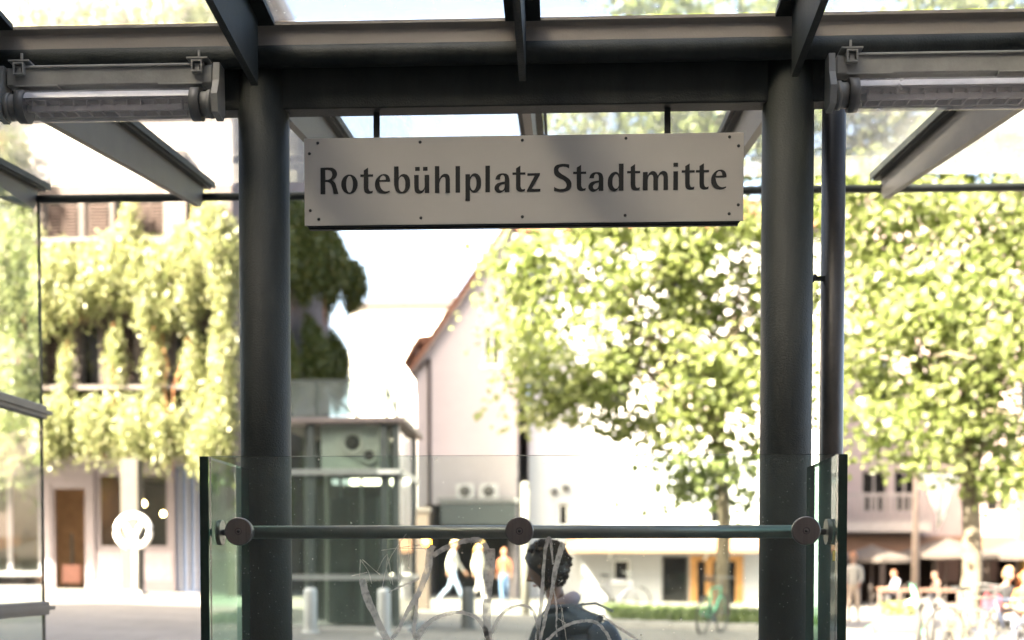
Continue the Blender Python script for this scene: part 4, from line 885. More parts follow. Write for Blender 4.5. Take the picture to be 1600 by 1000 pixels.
# ------------------------------------------------------------------ trees
def tree(label, px, Y, blobs, nleaf, size, trunk_r, fork_py, forks, group='plane trees on the square', gap=0.0):
    base = P(px, 950, Y); x = base.x; g = G(x, Y)
    t = thing('plane_tree', label, 'tree', group, loc=(x, Y, g))
    zf = PZ(fork_py, Y, px); k = 7; pts = []; rs = []
    for i in range(k + 1):
        f = i / k; pts.append((x + .10 * math.sin(f * 3.1) + random.uniform(-.03, .03), Y + .06 * math.sin(f * 4), g - .05 + (zf - g + .05) * f)); rs.append(trunk_r * (1.45 - .5 * min(1, f * 5) if i < 2 else .95 - .22 * f))
    b = B(); b.tube(pts, rs, 14)
    top = Vector(pts[-1])
    b.build('trunk', bark if trunk_r > .18 else bark_d, t)
    cents = []
    for bp in blobs:
        c = P(bp[0], bp[1], Y + bp[4]); cents.append((c, bp[2] * Y / 2000, bp[3] * Y / 2000, bp[5] if len(bp) > 5 else 1.0))
    for fx, fy, fd in forks:                       # limbs
        e = P(fx, fy, Y + fd); mid = (top + e) / 2 + Vector((random.uniform(-.2, .2), random.uniform(-.2, .2), .25)); q = []
        for i in range(7):
            f = i / 6; q.append(top * (1 - f) ** 2 + mid * 2 * f * (1 - f) + e * f * f)
        B().tube(q, [trunk_r * .55 * (1 - f / 7.5) for f in range(7)], 8).build('limb', bark_d, t)
        for _ in range(10):
            s = q[random.randint(2, 6)]; d = Vector((random.uniform(-1, 1), random.uniform(-1, 1), random.uniform(-.2, 1))).normalized() * random.uniform(.8, 2.0)
            B().tube([s, s + d * .5 + Vector((0, 0, .1)), s + d], [.04, .028, .012], 5).build('branch', bark_d, t)
    wsum = sum(rx * rz * wt for _, rx, rz, wt in cents); allp = []; tones = []
    for c, rx, rz, wt in cents:
        n = int(nleaf * rx * rz * wt / wsum); nc = max(4, int(n / 34))
        u = NR.normal(size=(nc, 3)); u /= np.linalg.norm(u, axis=1)[:, None]; rad = NR.uniform(.25, 1.0, nc) ** .6
        cl = u * rad[:, None] * np.array([rx, max(rx, rz) * .5, rz]) + np.array(c)
        idx = NR.integers(0, nc, n); sp = NR.normal(size=(n, 3)) * np.array([.30, .30, .20]) * NR.uniform(.5, 1.4, (nc, 1))[idx]
        allp.append(cl[idx] + sp); tones.append(np.clip(NR.normal(.45, .16, nc)[idx] + NR.normal(0, .15, n), 0, 1))
    leaves('crown', np.concatenate(allp), size, plane_leaf, t, droop=.25, aspect=.95, tones=np.concatenate(tones))
    return t
tree('broad plane tree in the middle, on the grass strip before the white shop', 1124, 25.0,
     [(1100, 320, 190, 160, 0, 1), (960, 420, 165, 120, -.5, 1), (850, 455, 80, 80, 0, .9), (1120, 520, 150, 110, .6, 1), (880, 575, 95, 60, -.8, 1.0), (1000, 620, 140, 80, .4, 1.0),
      (1090, 700, 110, 70, -.4, .9), (1060, 765, 65, 40, .3, .6), (880, 640, 70, 40, -.5, .9), (1150, 765, 60, 45, .6, .8), (1000, 180, 140, 120, .5, 1), (1180, 120, 170, 120, 0, 1), (830, 560, 50, 35, 0, .5),
      (1030, 40, 90, 70, 0, .7), (1130, 60, 150, 80, 0, .8), (1150, 620, 70, 60, -1, .8), (1090, 560, 70, 60, -1.2, .7), (800, 420, 45, 60, 0, .6), (790, 540, 40, 30, -.4, .7), (1268, 300, 60, 90, .5, .8), (1262, 480, 50, 90, .3, .8), (1258, 620, 45, 60, .2, .8)],
     23500, .155, .15, 690, [(1010, 520, -.8), (1110, 430, .5), (900, 500, .3), (1180, 330, .6), (1060, 620, -.9), (1000, 300, .2)])
tree('large plane tree at the right with pale mottled trunk', 1511, 24.0,
     [(1480, 380, 170, 140, 0, 1), (1600, 300, 150, 150, .5, 1), (1400, 250, 120, 110, .6, 1), (1550, 560, 150, 110, -.6, 1), (1400, 560, 95, 80, .4, .7), (1470, 660, 90, 60, -.6, .8), (1590, 700, 80, 60, .4, .8),
      (1420, 640, 55, 45, .2, .6), (1680, 450, 120, 160, 0, 1), (1500, 110, 200, 120, 0, 1), (1340, 420, 55, 80, 0, .5), (1530, 730, 50, 35, -.2, .6), (1350, 120, 100, 90, 0, .7), (1560, 30, 160, 80, 0, .8), (1345, 330, 60, 70, -.6, .9), (1370, 480, 60, 70, -.5, .8), (1440, 480, 80, 60, -1, .8), (1360, 640, 45, 45, -.8, .7), (1392, 700, 45, 35, -.6, .6), (1572, 745, 60, 40, -.5, .7), (1470, 725, 45, 30, -.9, .6)],
     25000, .15, .21, 760, [(1450, 560, -.7), (1560, 520, .6), (1400, 480, .3), (1620, 400, -.3), (1500, 350, .5)])

# ------------------------------------------------------------------ grass strip with kerb
kx0, kx1, ky0, ky1 = .9, 5.2, 24.2, 31.5
b = B(); kerb = mat('granite_kerb', (.30, .29, .275), .85, 0, .15, 6)
grid_sheet('grass_bed', [kx0 + (kx1 - kx0) * i / 8 for i in range(9)], [ky0 + (ky1 - ky0) * i / 8 for i in range(9)], lambda x, y: G(x, y) + .11, mat('soil_turf', (.05, .06, .02), .95, 0, .3, 3), kind='structure')
kb = thing('kerb', 'low stone kerb round the grass strip under the middle tree', 'kerb', loc=(kx0, ky0, G(kx0, ky0)))
for i in range(8):
    xa = kx0 + (kx1 - kx0) * i / 8; xb = xa + (kx1 - kx0) / 8 - .01
    B().box(xa, xb, ky0 - .13, ky0 - .002, G(xb, ky0) - .06, G(xa, ky0) + .13, 0, .01).build('stone', kerb, kb)
for i in range(10):
    ya = ky0 + (ky1 - ky0) * i / 10
    B().box(kx0 - .13, kx0 - .002, ya, ya + (ky1 - ky0) / 10 - .01, G(kx0, ya) - .06, G(kx0, ya) + .13, 0, .01).build('stone', kerb, kb)
n = 5200; gp = np.stack([NR.uniform(kx0, kx1, n), NR.uniform(ky0, ky1, n), np.zeros(n)], 1); gp[:, 2] = [G(x, y) + .11 + random.uniform(.03, .14) for x, y, _ in gp]
tag(leaves('grass', gp, .20, grass_leaf, None, droop=-.9, aspect=.16), 'short green grass under the middle tree', 'grass', kind='stuff')

# ------------------------------------------------------------------ people
skin_m = mat('skin', (.27, .15, .10), .55, 0, .08, 20); skin_d = mat('skin_brown', (.25, .13, .085), .55, 0, .08, 20)
def cloth(name, c): return mat('cloth_' + name, c, .85, 0, .12, 12, .1, 200)
def skin_body(name, J, E, RAD, mats, cls, parent, extra=None):
    """J joints, E edges, RAD radius per joint; Skin + Subdivision baked into one mesh; cls(co)->material slot"""
    names = list(J); me = bpy.data.meshes.new(name); me.from_pydata([J[k] for k in names], [(names.index(p), names.index(q)) for p, q in E], [])
    o = bpy.data.objects.new(name, me); COL.objects.link(o)
    md = o.modifiers.new('s', 'SKIN'); md.use_smooth_shade = True; md.branch_smoothing = .3
    for i, k in enumerate(names):
        r_ = RAD[k]; r_ = r_ if hasattr(r_, '__len__') else (r_, r_)
        me.skin_vertices[0].data[i].radius = r_; me.skin_vertices[0].data[i].use_root = (k == 'pelvis')
    o.modifiers.new('d', 'SUBSURF').levels = 2
    bpy.context.view_layer.update(); dg = bpy.context.evaluated_depsgraph_get()
    nm = bpy.data.meshes.new_from_object(o.evaluated_get(dg)); nm.name = name
    bpy.data.objects.remove(o); nm.materials.clear()
    for m in mats: nm.materials.append(m)
    mi = [cls(p.center) for p in nm.polygons]; nm.polygons.foreach_set('material_index', mi); nm.polygons.foreach_set('use_smooth', [True] * len(mi))
    o = bpy.data.objects.new(name, nm); COL.objects.link(o); put(o, parent); return o
def add_hand(b, wr, el, mi, side=1, sc=1.0):
    wr, el = Vector(wr), Vector(el); d = (wr - el).normalized(); u = Vector((0, 1, 0)) if abs(d.y) < .8 else Vector((1, 0, 0)); x = d.cross(u).normalized(); n = x.cross(d)
    b.tube([wr - d * .02, wr + d * .03 * sc, wr + d * .09 * sc], [.026 * sc, .038 * sc, .036 * sc], 8, mi)
    for k, l in enumerate((.065, .075, .07, .055)):
        s = wr + d * .085 * sc + x * (-.027 + .018 * k) * sc; b.tube([s, s + (d * .55 + n * .1) * l * sc, s + (d * .85 + n * .45) * l * sc], [.0095 * sc, .009 * sc, .007 * sc], 6, mi)
    s = wr + d * .03 * sc - x * .034 * sc * side; b.tube([s, s + (d * .5 - x * .5 * side) * .04 * sc, s + (d * .85 - x * .4 * side + n * .3) * .06 * sc], [.012 * sc, .011 * sc, .008 * sc], 6, mi)
def head_parts(parent, body, c, f, skin, hairm, long_hair=False, sc=1.0, bald=False):
    """face features and hair round head centre c looking along f"""
    c = Vector(c); f = Vector(f).normalized(); s = f.cross(Vector((0, 0, 1))).normalized(); u = s.cross(f)
    b = B(); M = Matrix((s, f, u)).transposed()
    def at(a, e, r_): return c + M @ Vector((a, e, r_))
    vs = []; n1, n2 = 12, 9
    for i in range(n2):                          # skull and jaw
        th = math.pi * i / (n2 - 1)
        for k in range(n1):
            ph = 2 * math.pi * k / n1; x_, y_, z_ = math.sin(th) * math.cos(ph), math.sin(th) * math.sin(ph), math.cos(th)
            jaw = 1 - .28 * max(0, -z_); vs.append(at(x_ * .077 * jaw * sc, (y_ * .098 * (1 - .12 * max(0, -z_)) + .012 * max(0, -z_)) * sc, z_ * .125 * sc))
    b.add(vs, [(i * n1 + k, i * n1 + (k + 1) % n1, (i + 1) * n1 + (k + 1) % n1, (i + 1) * n1 + k) for i in range(n2 - 1) for k in range(n1)], 0, True)
    b.tube([at(0, .092 * sc, .02 * sc), at(0, .118 * sc, -.022 * sc), at(0, .092 * sc, -.036 * sc)], [.010 * sc, .015 * sc, .010 * sc], 6, 0)
    for sg in (-1, 1):
        b.tube([at(sg * .075 * sc, .0, .018 * sc), at(sg * .086 * sc, -.012 * sc, .01 * sc), at(sg * .075 * sc, -.002, -.03 * sc)], [.010 * sc, .016 * sc, .008 * sc], 6, 0)
        b.lathe([(.001, .009 * sc), (.009 * sc, .004 * sc), (.011 * sc, 0)], at(sg * .03 * sc, .086 * sc, .008 * sc), 8, 1)
    b.tube([at(-.024 * sc, .088 * sc, -.062 * sc), at(0, .096 * sc, -.063 * sc), at(.024 * sc, .088 * sc, -.062 * sc)], .006 * sc, 5, 2)
    b.build('head', [skin, black_m, mat('lip', (.35, .13, .11), .5)], parent)
    if bald: return
    b = B(); vs = []; n1, n2 = 24, 10             # hair cap, uneven
    for i in range(n2):
        th = math.pi * .66 * i / (n2 - 1)
        for k in range(n1):
            ph = 2 * math.pi * k / n1; front = max(0, math.sin(ph)); t2 = th * (1 - .60 * front)
            r_ = 1.12 + random.uniform(-.045, .055); vs.append(at(math.sin(t2) * math.cos(ph) * .082 * r_ * sc, (math.sin(t2) * math.sin(ph) * .102 * r_ - .006) * sc, (math.cos(t2) * .128 * r_ + .006) * sc))
    b.add(vs, [(i * n1 + k, i * n1 + (k + 1) % n1, (i + 1) * n1 + (k + 1) % n1, (i + 1) * n1 + k) for i in range(n2 - 1) for k in range(n1)], 0, True)
    if long_hair:
        for k in range(9):
            a_ = -.085 + .17 * k / 8; b.tube([at(a_ * .9, -.06, .03), at(a_ * 1.1, -.10, -.1), at(a_ * 1.15, -.10, -.22 + random.uniform(-.03, .03))], [.03, .035, .015], 6, 0)
    b.build('hair', hairm, parent)
def person(label, px, Y, top, legs, hairc, face=(0, -1, 0), h=1.74, stride=.25, arms='swing', long_hair=False, skin=skin_m, shoe=(.08, .07, .07), seat=None, lean=0.0, gx=None, group=None, bald=False, sleeve=.0, hs=1.0, bulk=1.0):
    x = PX(px, Y) if gx is None else gx; g = G(x, Y); s = h / 1.74
    t = thing('person', label, 'person', group, loc=(x, Y, g))
    f = Vector(face).normalized(); r_ = f.cross(Vector((0, 0, 1))).normalized()
    def W(a, e, z): return tuple(Vector((x, Y, g)) + r_ * a * s + f * e * s + Vector((0, 0, z * s)))
    J = {}; RAD = {}
    if seat is None: hz0 = .92; dz = 0
    else: hz0 = seat / s + .10; dz = hz0 - .92
    J['pelvis'] = W(0, 0, hz0); RAD['pelvis'] = (.155 * s, .125 * s)
    J['waist'] = W(0, .02 + lean * .2, 1.08 + dz); RAD['waist'] = (.135 * s, .105 * s)
    J['chest'] = W(0, .02 + lean * .7, 1.30 + dz - lean * .12); RAD['chest'] = (.165 * s, .115 * s)
    J['upper'] = W(0, .0 + lean, 1.42 + dz - lean * .2); RAD['upper'] = (.13 * s, .085 * s)
    J['neck'] = W(0, .015 + lean * 1.2, 1.50 + dz - lean * .22); RAD['neck'] = .052 * s
    J['skull'] = W(0, .03 + lean * 1.35, 1.58 + dz - lean * .24); RAD['skull'] = .058 * s
    E = [('pelvis', 'waist'), ('waist', 'chest'), ('chest', 'upper'), ('upper', 'neck'), ('neck', 'skull')]
    for sg, n in ((-1, 'l'), (1, 'r')):
        st = stride * sg
        J[n + 'sh'] = W(sg * .175, lean, 1.40 + dz - lean * .2); RAD[n + 'sh'] = .066 * s
        if arms == 'swing':
            J[n + 'el'] = W(sg * .225, lean - st * .35, 1.13 + dz); J[n + 'wr'] = W(sg * .215, lean - st * .6 + .10, .90 + dz)
        elif arms == 'lap':
            J[n + 'el'] = W(sg * .22, lean + .08, 1.14 + dz); J[n + 'wr'] = W(sg * .10, lean + .32, 1.10 + dz - .02)
        else:
            J[n + 'el'] = W(sg * .21, lean + .02, 1.13 + dz); J[n + 'wr'] = W(sg * .17, lean + .2, 1.0 + dz)
        RAD[n + 'el'] = .043 * s; RAD[n + 'wr'] = .028 * s
        E += [('upper', n + 'sh'), (n + 'sh', n + 'el'), (n + 'el', n + 'wr')]
        if seat is None:
            J[n + 'hip'] = W(sg * .09, 0, .86); J[n + 'kn'] = W(sg * .095, st * .5 + .03, .48); J[n + 'an'] = W(sg * .09, st * 1.1 - (.12 if st < 0 else 0), .09 + (.06 if st < 0 else 0)); J[n + 'to'] = W(sg * .105, st * 1.1 + (.13 if st >= 0 else .04), .04)
        else:
            J[n + 'hip'] = W(sg * .10, .08, hz0 - .02); J[n + 'kn'] = W(sg * .12, .46, hz0); J[n + 'an'] = W(sg * .12, .44, .09); J[n + 'to'] = W(sg * .13, .60, .04)
        RAD[n + 'hip'] = .095 * s; RAD[n + 'kn'] = .062 * s; RAD[n + 'an'] = .042 * s; RAD[n + 'to'] = .038 * s
        E += [('pelvis', n + 'hip'), (n + 'hip', n + 'kn'), (n + 'kn', n + 'an'), (n + 'an', n + 'to')]
    zn_ = J['neck'][2] - .02; zw = J['pelvis'][2] + .05 * s; zs = g + .10 * s
    sh = {n: Vector(J[n + 'sh']) for n in 'lr'}; wr = {n: Vector(J[n + 'wr']) for n in 'lr'}; el = {n: Vector(J[n + 'el']) for n in 'lr'}
    lap = [(Vector(J[n + 'hip']), Vector(J[n + 'kn'])) for n in 'lr']
    def cls(co):
        if co.z > zn_: return 0
        for n in 'lr':
            if (co - wr[n]).length < .06 + sleeve: return 0
            m_ = (wr[n] + el[n]) / 2
            if sleeve and (co - m_).length < .12: return 0
            if (co - el[n]).length < .11 and seat is not None: return 1
        if seat is not None:
            for hp, kn in lap:
                d = kn - hp; tt = max(0, min(1, (co - hp).dot(d) / d.length_squared))
                if tt > .25 and (co - hp - d * tt).length < .13: return 2
        if co.z > zw: 
            return 1
        for n in 'lr':
            if min((co - wr[n]).length, (co - el[n]).length) < .09 and seat is None and co.z > zw - .35: return 1 if not sleeve else 0
        return 3 if co.z < zs else 2
    for k_ in RAD:
        if k_ in ('waist', 'chest', 'upper', 'lsh', 'rsh', 'lel', 'rel'): RAD[k_] = tuple(v_ * bulk for v_ in (RAD[k_] if hasattr(RAD[k_], '__len__') else (RAD[k_], RAD[k_])))
    mats = [skin, cloth(*top), cloth(*legs), cloth('shoe_%d' % int(shoe[0] * 1000), shoe)]
    skin_body('body', J, E, RAD, mats, cls, t)
    b = B()
    for n, sg in (('l', -1), ('r', 1)): add_hand(b, J[n + 'wr'], J[n + 'el'], 0, sg, s)
    tag(b.build('hands', [skin], t))
    hc = Vector(J['skull']) + f * .03 * s + Vector((0, 0, .085 * s)); head_parts(t, None, hc, Vector((f.x, f.y, -.25 - lean)), skin, mat('hair_%d_%d' % (hairc[0] * 1000, hairc[2] * 1000), hairc, .6, 0, .3, 40, .3, 90), long_hair, s * hs, bald)
    return t, J
person('man in white shirt and pale jeans walking right', 708, 35.5, ('white', (.50, .49, .45)), ('pale_jeans', (.13, .17, .24)), (.55, .38, .22), (1, -.15, 0), 1.72, .30)
person('blonde woman in white top and white trousers walking right behind the man', 749, 35.8, ('cream', (.52, .48, .38)), ('white_trousers', (.42, .40, .39)), (.62, .40, .14), (.9, -.4, 0), 1.70, .24, long_hair=True)
person('woman in orange top and blue jeans walking away into the passage', 788, 38.5, ('orange', (.26, .08, .04)), ('blue_jeans', (.06, .11, .20)), (.30, .13, .07), (-.1, 1, 0), 1.58, .12)
person('person in white shirt and tan trousers standing by the cafe terrace', 1334, 30.0, ('white_b', (.30, .29, .27)), ('tan', (.40, .32, .26)), (.34, .14, .06), (-.4, -1, 0), 1.60, .1, arms='front')
# seated man close behind the balustrade, back turned, with a pack on his back
YM = 7.0
bench = thing('bench', 'plain wooden bench just behind the glass balustrade', 'bench', loc=(PX(930, YM), YM, 0))
xm = PX(930, YM); wood_b = mat('bench_wood', (.20, .13, .08), .7, 0, .25, 8, stretch=(1, 8, 1))
for k in range(4): B().box(xm - .55, xm + .75, YM - .24 + k * .12, YM - .13 + k * .12, .12, .16, 0, .005).build('slat', wood_b, bench)
for xx in (xm - .45, xm + .6):
    B().box(xx - .03, xx + .03, YM - .2, YM + .2, 0, .119).build('leg', steel, bench)
HS = .97
man, JM = person('curly haired man in dark jacket with backpack, seated behind the glass', 0, YM, ('dark_jacket', (.030, .038, .042)), ('charcoal', (.05, .05, .055)), (.018, .014, .011), (-1, .45, 0), 1.90, .1, arms='lap', seat=.175, lean=.15, gx=PX(850, YM) + .27, skin=skin_d, hs=HS, bulk=1.45)
HS *= 1.9 / 1.74; hc = Vector(JM['skull']) + Vector((-.03, .006, .085)) * 1.09
b = B()                                       # curls: many small bumps over the hair cap
for i in range(1500):
    d = Vector((random.gauss(.30, 1), random.gauss(0, 1), random.gauss(.45, .9))).normalized()
    if d.x < -.30 and d.z < .55: continue
    p = hc + Vector((d.x * .112, d.y * .092, d.z * .132)) * HS * (1.0 + .07 * math.sin(d.x * 7 + 1) * math.sin(d.z * 6 + d.y * 5)) * random.uniform(.96, 1.08) + Vector((.010, 0, .010)); r_ = random.uniform(.006, .013)
    o_ = Matrix.Rotation(random.uniform(0, 6), 3, 'Z') @ Matrix.Rotation(random.uniform(0, 6), 3, 'X')
    b.add([p + o_ @ Vector(q) * r_ for q in ((1, 0, 0), (-1, 0, 0), (0, 1, 0), (0, -1, 0), (0, 0, 1), (0, 0, -1))], [(0, 2, 4), (2, 1, 4), (1, 3, 4), (3, 0, 4), (2, 0, 5), (1, 2, 5), (3, 1, 5), (0, 3, 5)], 0, True)
tag(b.build('curls', mat('curl_hair', (.05, .036, .025), .9, 0, .3, 40, spec=.2), man), kind='stuff')
nk = Vector(JM['neck'])
B().tube([nk + Vector((-.03, -.075, -.03)), nk + Vector((.045, -.075, -.005)), nk + Vector((.085, 0, .01)), nk + Vector((.045, .075, -.005)), nk + Vector((-.03, .06, -.03))], [.02, .034, .04, .034, .02], 12).build('hood', cloth('mauve_hood', (.26, .20, .22)), man)
pv, up_ = Vector(JM['pelvis']), Vector(JM['upper']); bd = (up_ - pv).normalized(); bn = Vector((bd.z, 0, -bd.x)).normalized()
bp_c = pv + (up_ - pv) * .40 + bn * .165
pack = thing('backpack', 'navy backpack with grey straps worn by the seated man', 'backpack', loc=bp_c - Vector((0, 0, .24)))
bm = bmesh.new(); bmesh.ops.create_cube(bm, size=1); bmesh.ops.subdivide_edges(bm, edges=list(bm.edges), cuts=3, use_grid_fill=True)
RB = Matrix.Rotation(math.atan2(bd.x, bd.z), 3, 'Y')
for v in bm.verts:
    q = v.co.copy(); k = 1 - .45 * max(0, q.z * 2) ** 3 * .5; n_ = (q * 2).length
    q = q * (1.0 - .16 * max(0, n_ - 1.15)); v.co = RB @ Vector((q.x * .20 * k, q.y * .31 * k, q.z * .46)) + bp_c
me = bpy.data.meshes.new('bag'); bm.to_mesh(me); bm.free(); me.polygons.foreach_set('use_smooth', [True] * len(me.polygons)); me.materials.append(cloth('navy_pack', (.045, .062, .085)))
o = bpy.data.objects.new('bag', me); COL.objects.link(o); put(o, pack); o.modifiers.new('s', 'SUBSURF').levels = 2; o.modifiers['s'].render_levels = 2
strap_m = cloth('grey_strap', (.17, .19, .23))
for n_ in ('lsh', 'rsh'):
    sh_ = Vector(JM[n_]) * .85 + up_ * .15
    pts_ = [sh_ + bn * .20 - bd * .02, sh_ + bn * .12 + bd * .05, sh_ + bd * .075, sh_ - bn * .08 + bd * .03, sh_ - bn * .10 - bd * .10, sh_ - bn * .04 - bd * .22, sh_ + bn * .10 - bd * .30]
    b = B()
    for i in range(len(pts_) - 1):
        a_, c_ = pts_[i], pts_[i + 1] + (pts_[i + 1] - pts_[i]) * .08; d_ = (c_ - a_).normalized(); b.bar(a_, c_, .05, .014, 0, up=d_.cross(Vector((0, 1, 0))))
    b.build('strap', strap_m, pack)
B().tube([bp_c + bd * .22 - bn * .03, bp_c + bd * .26, bp_c + bd * .22 + bn * .05], .014, 8).build('top_handle', strap_m, pack)
B().tube([bp_c + bn * .10 + Vector((0, -.13, 0)) + bd * .08, bp_c + bn * .115 + bd * .10, bp_c + bn * .10 + Vector((0, .13, 0)) + bd * .08], .007, 6).build('zip', strap_m, pack)

# ------------------------------------------------------------------ cafe terrace on the right
def local_chair():
    t = thing('cafe_chair', '', 'chair', 'cafe chairs on the terrace'); m_ = mat('chair_dark', (.05, .04, .035), .6)
    B().box(-.2, .2, -.2, .2, .44, .47, 0, .006).build('seat', m_, t)
    for x in (-.18, .18):
        for y in (-.18, .18): B().cyl((x, y, 0), (x * .95, y * .95, .44), .014, 6).build('leg', m_, t)
    for x in (-.18, .18): B().cyl((x, .18, .47), (x, .22, .86), .014, 6).build('back_post', m_, t)
    for z in (.6, .7, .8): B().bar((-.18, .2 + (z - .5) * .06, z), (.18, .2 + (z - .5) * .06, z), .02, .05).build('back_slat', m_, t)
    return t
def local_table():
    t = thing('cafe_table', '', 'table', 'cafe tables on the terrace')
    B().lathe([(.001, .74), (.36, .74), (.37, .725), (.36, .71), (.001, .71)], (0, 0, 0), 20).build('tabletop', mat('table_wood', (.24, .13, .085), .6), t)
    B().cyl((0, 0, .02), (0, 0, .71), .03, 10).build('leg', frame_dark, t); B().lathe([(.22, 0), (.22, .015), (.04, .03), (.001, .03)], (0, 0, 0), 16).build('base', frame_dark, t)
    return t
ch0, tb0 = local_chair(), local_table()
def place(proto, first, px, Y, rz, label):
    o = proto if first else copy_tree(proto); x = PX(px, Y); o.location = (x, Y, G(x, Y)); o.rotation_euler.z = rz; o['label'] = label; return o
for i, (px, Y, lab) in enumerate(((1385, 48, 'round wooden cafe table under the left parasol'), (1450, 49, 'round wooden cafe table between the flag pole and the tree trunk'), (1545, 49, 'round wooden cafe table right of the pale trunk'))): place(tb0, i == 0, px, Y, 0, lab)
chs = [(1368, 48.1, 1.6, 'dark cafe chair left of the table under the left parasol'), (1403, 48.2, -1.5, 'dark cafe chair right of the table under the left parasol'), (1432, 49.1, 1.4, 'dark cafe chair beside the flag pole'), (1468, 49.1, -1.7, 'dark cafe chair just left of the pale trunk'), (1527, 49, 1.5, 'dark cafe chair just right of the pale trunk'), (1563, 49.2, -1.4, 'dark cafe chair by the ochre pier')]
for i, (px, Y, rz, lab) in enumerate(chs): place(ch0, i == 0, px, Y, rz, lab)
person('guest in pale blue shirt seated at the cafe under the left parasol', 1403, 48.2, ('pale_blue', (.17, .18, .22)), ('dark_trousers', (.05, .05, .06)), (.14, .06, .03), (-1, -.3, 0), 1.70, .1, arms='lap', seat=.45, lean=.08)
person('guest in brown seated at the cafe left of the pale trunk', 1468, 49.1, ('brown', (.07, .045, .035)), ('dark_trousers', (.05, .05, .06)), (.10, .06, .04), (-1, -.2, 0), 1.68, .1, arms='lap', seat=.45, lean=.1)
def parasol(label, px, Y, py_edge, py_top, hw, col):
    x = PX(px, Y); g = G(x, Y); ze_, zt_ = PZ(py_edge, Y, px), PZ(py_top, Y, px); r_ = hw * Y / 2000
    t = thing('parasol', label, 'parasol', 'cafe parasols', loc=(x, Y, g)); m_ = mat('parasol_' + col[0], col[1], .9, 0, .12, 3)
    b = B(); n = 8; vs = [(x, Y, zt_)]
    for rr, zz in ((.5, zt_ * .52 + ze_ * .48 - .02), (1, ze_), (1.0, ze_ - .16)):
        for k in range(n * 2):
            a_ = math.pi * k / n; q = rr * (1 if k % 2 == 0 else .95); vs.append((x + r_ * q * math.cos(a_), Y + r_ * q * math.sin(a_), zz - (0 if k % 2 == 0 else .03 * rr)))
    N = 2 * n; fs = [(0, 1 + k, 1 + (k + 1) % N) for k in range(N)]
    for j in range(2): fs += [(1 + j * N + k, 1 + (j + 1) * N + k, 1 + (j + 1) * N + (k + 1) % N, 1 + j * N + (k + 1) % N) for k in range(N)]
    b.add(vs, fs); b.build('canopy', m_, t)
    B().cyl((x, Y, g), (x, Y, zt_ + .06), .03, 10).build('pole', wood_d, t); B().box(x - .3, x + .3, Y - .3, Y + .3, g, g + .09, 0, .01).build('base', concrete, t)
    for k in range(n):
        a_ = 2 * math.pi * k / n; B().bar((x, Y, zt_ - .05), (x + r_ * .97 * math.cos(a_), Y + r_ * .97 * math.sin(a_), ze_ - .02), .02, .02).build('rib', wood_d, t)
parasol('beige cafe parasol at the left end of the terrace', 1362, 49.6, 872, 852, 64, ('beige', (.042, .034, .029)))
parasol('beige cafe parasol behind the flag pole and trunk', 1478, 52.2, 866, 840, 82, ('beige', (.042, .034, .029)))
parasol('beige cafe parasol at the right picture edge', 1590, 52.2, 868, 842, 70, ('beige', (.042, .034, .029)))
# low terrace rail
x0, x1, Yr = PX(1372, 44), PX(1500, 44), 44.0
t = thing('terrace_rail', 'low reddish wooden rail along the front of the cafe terrace', 'railing', loc=((x0 + x1) / 2, Yr, G(x0, Yr)))
zr2 = PZ(922, Yr, 1430)
B().box(x0, x1, Yr - .03, Yr + .03, zr2 - .05, zr2 + .05).build('top_board', mat('rail_wood', (.10, .055, .04), .7), t)
for k in range(5):
    x = x0 + .05 + (x1 - x0 - .1) * k / 4; B().box(x - .03, x + .03, Yr - .028, Yr + .028, G(x, Yr), zr2 - .052).build('post', wood_d, t)
B().box(x0, x1, Yr - .02, Yr + .02, zr2 - .55, zr2 - .45).build('lower_board', wood_d, t)

# brown pole with a white cloth added as a sunlit patch of wall
YFg = 30.0; q = P(1431, 800, YFg); g = G(q.x, YFg)
t = thing('sunpatch_pole', 'slim brown pole with a white cloth added as a sunlit wall patch, left of the pale trunk', 'flag pole', loc=(q.x, YFg, g))
B().tube([(q.x, YFg, g), (q.x, YFg, PZ(712, YFg, 1431))], [.10, .06], 12).build('pole', mat('pole_brown', (.32, .24, .19), .7), t)
f0 = B(); nx, nz = 14, 12; vs = []
zt_ = PZ(738, YFg, 1470)
for i in range(nx + 1):
    for j in range(nz + 1):
        u, v_ = i / nx, j / nz; low = 1.35 * (1 - abs(u - .42) * 1.35); wv = .10 * math.sin(u * 15 + v_ * 1.5) * (.4 + v_)
        vs.append((q.x + .07 + (u - .42) * 1.08 * (1 - .62 * v_ ** 1.2) + .45, YFg - .02 + wv, zt_ - .10 * u - low * v_))
f0.add(vs, [(i * (nz + 1) + j, (i + 1) * (nz + 1) + j, (i + 1) * (nz + 1) + j + 1, i * (nz + 1) + j + 1) for i in range(nx) for j in range(nz)], 0, True)
fo = f0.build('sunpatch', cloth('white_sunpatch', (.80, .79, .75)), t); fo.modifiers.new('t', 'SOLIDIFY').thickness = .01  # white cloth standing in for sunlight on the wall behind
B().cyl((q.x, YFg, zt_ + .02), (q.x + 1.15, YFg, zt_ - .06), .02, 8).build('sunpatch_arm', frame_dark, t)

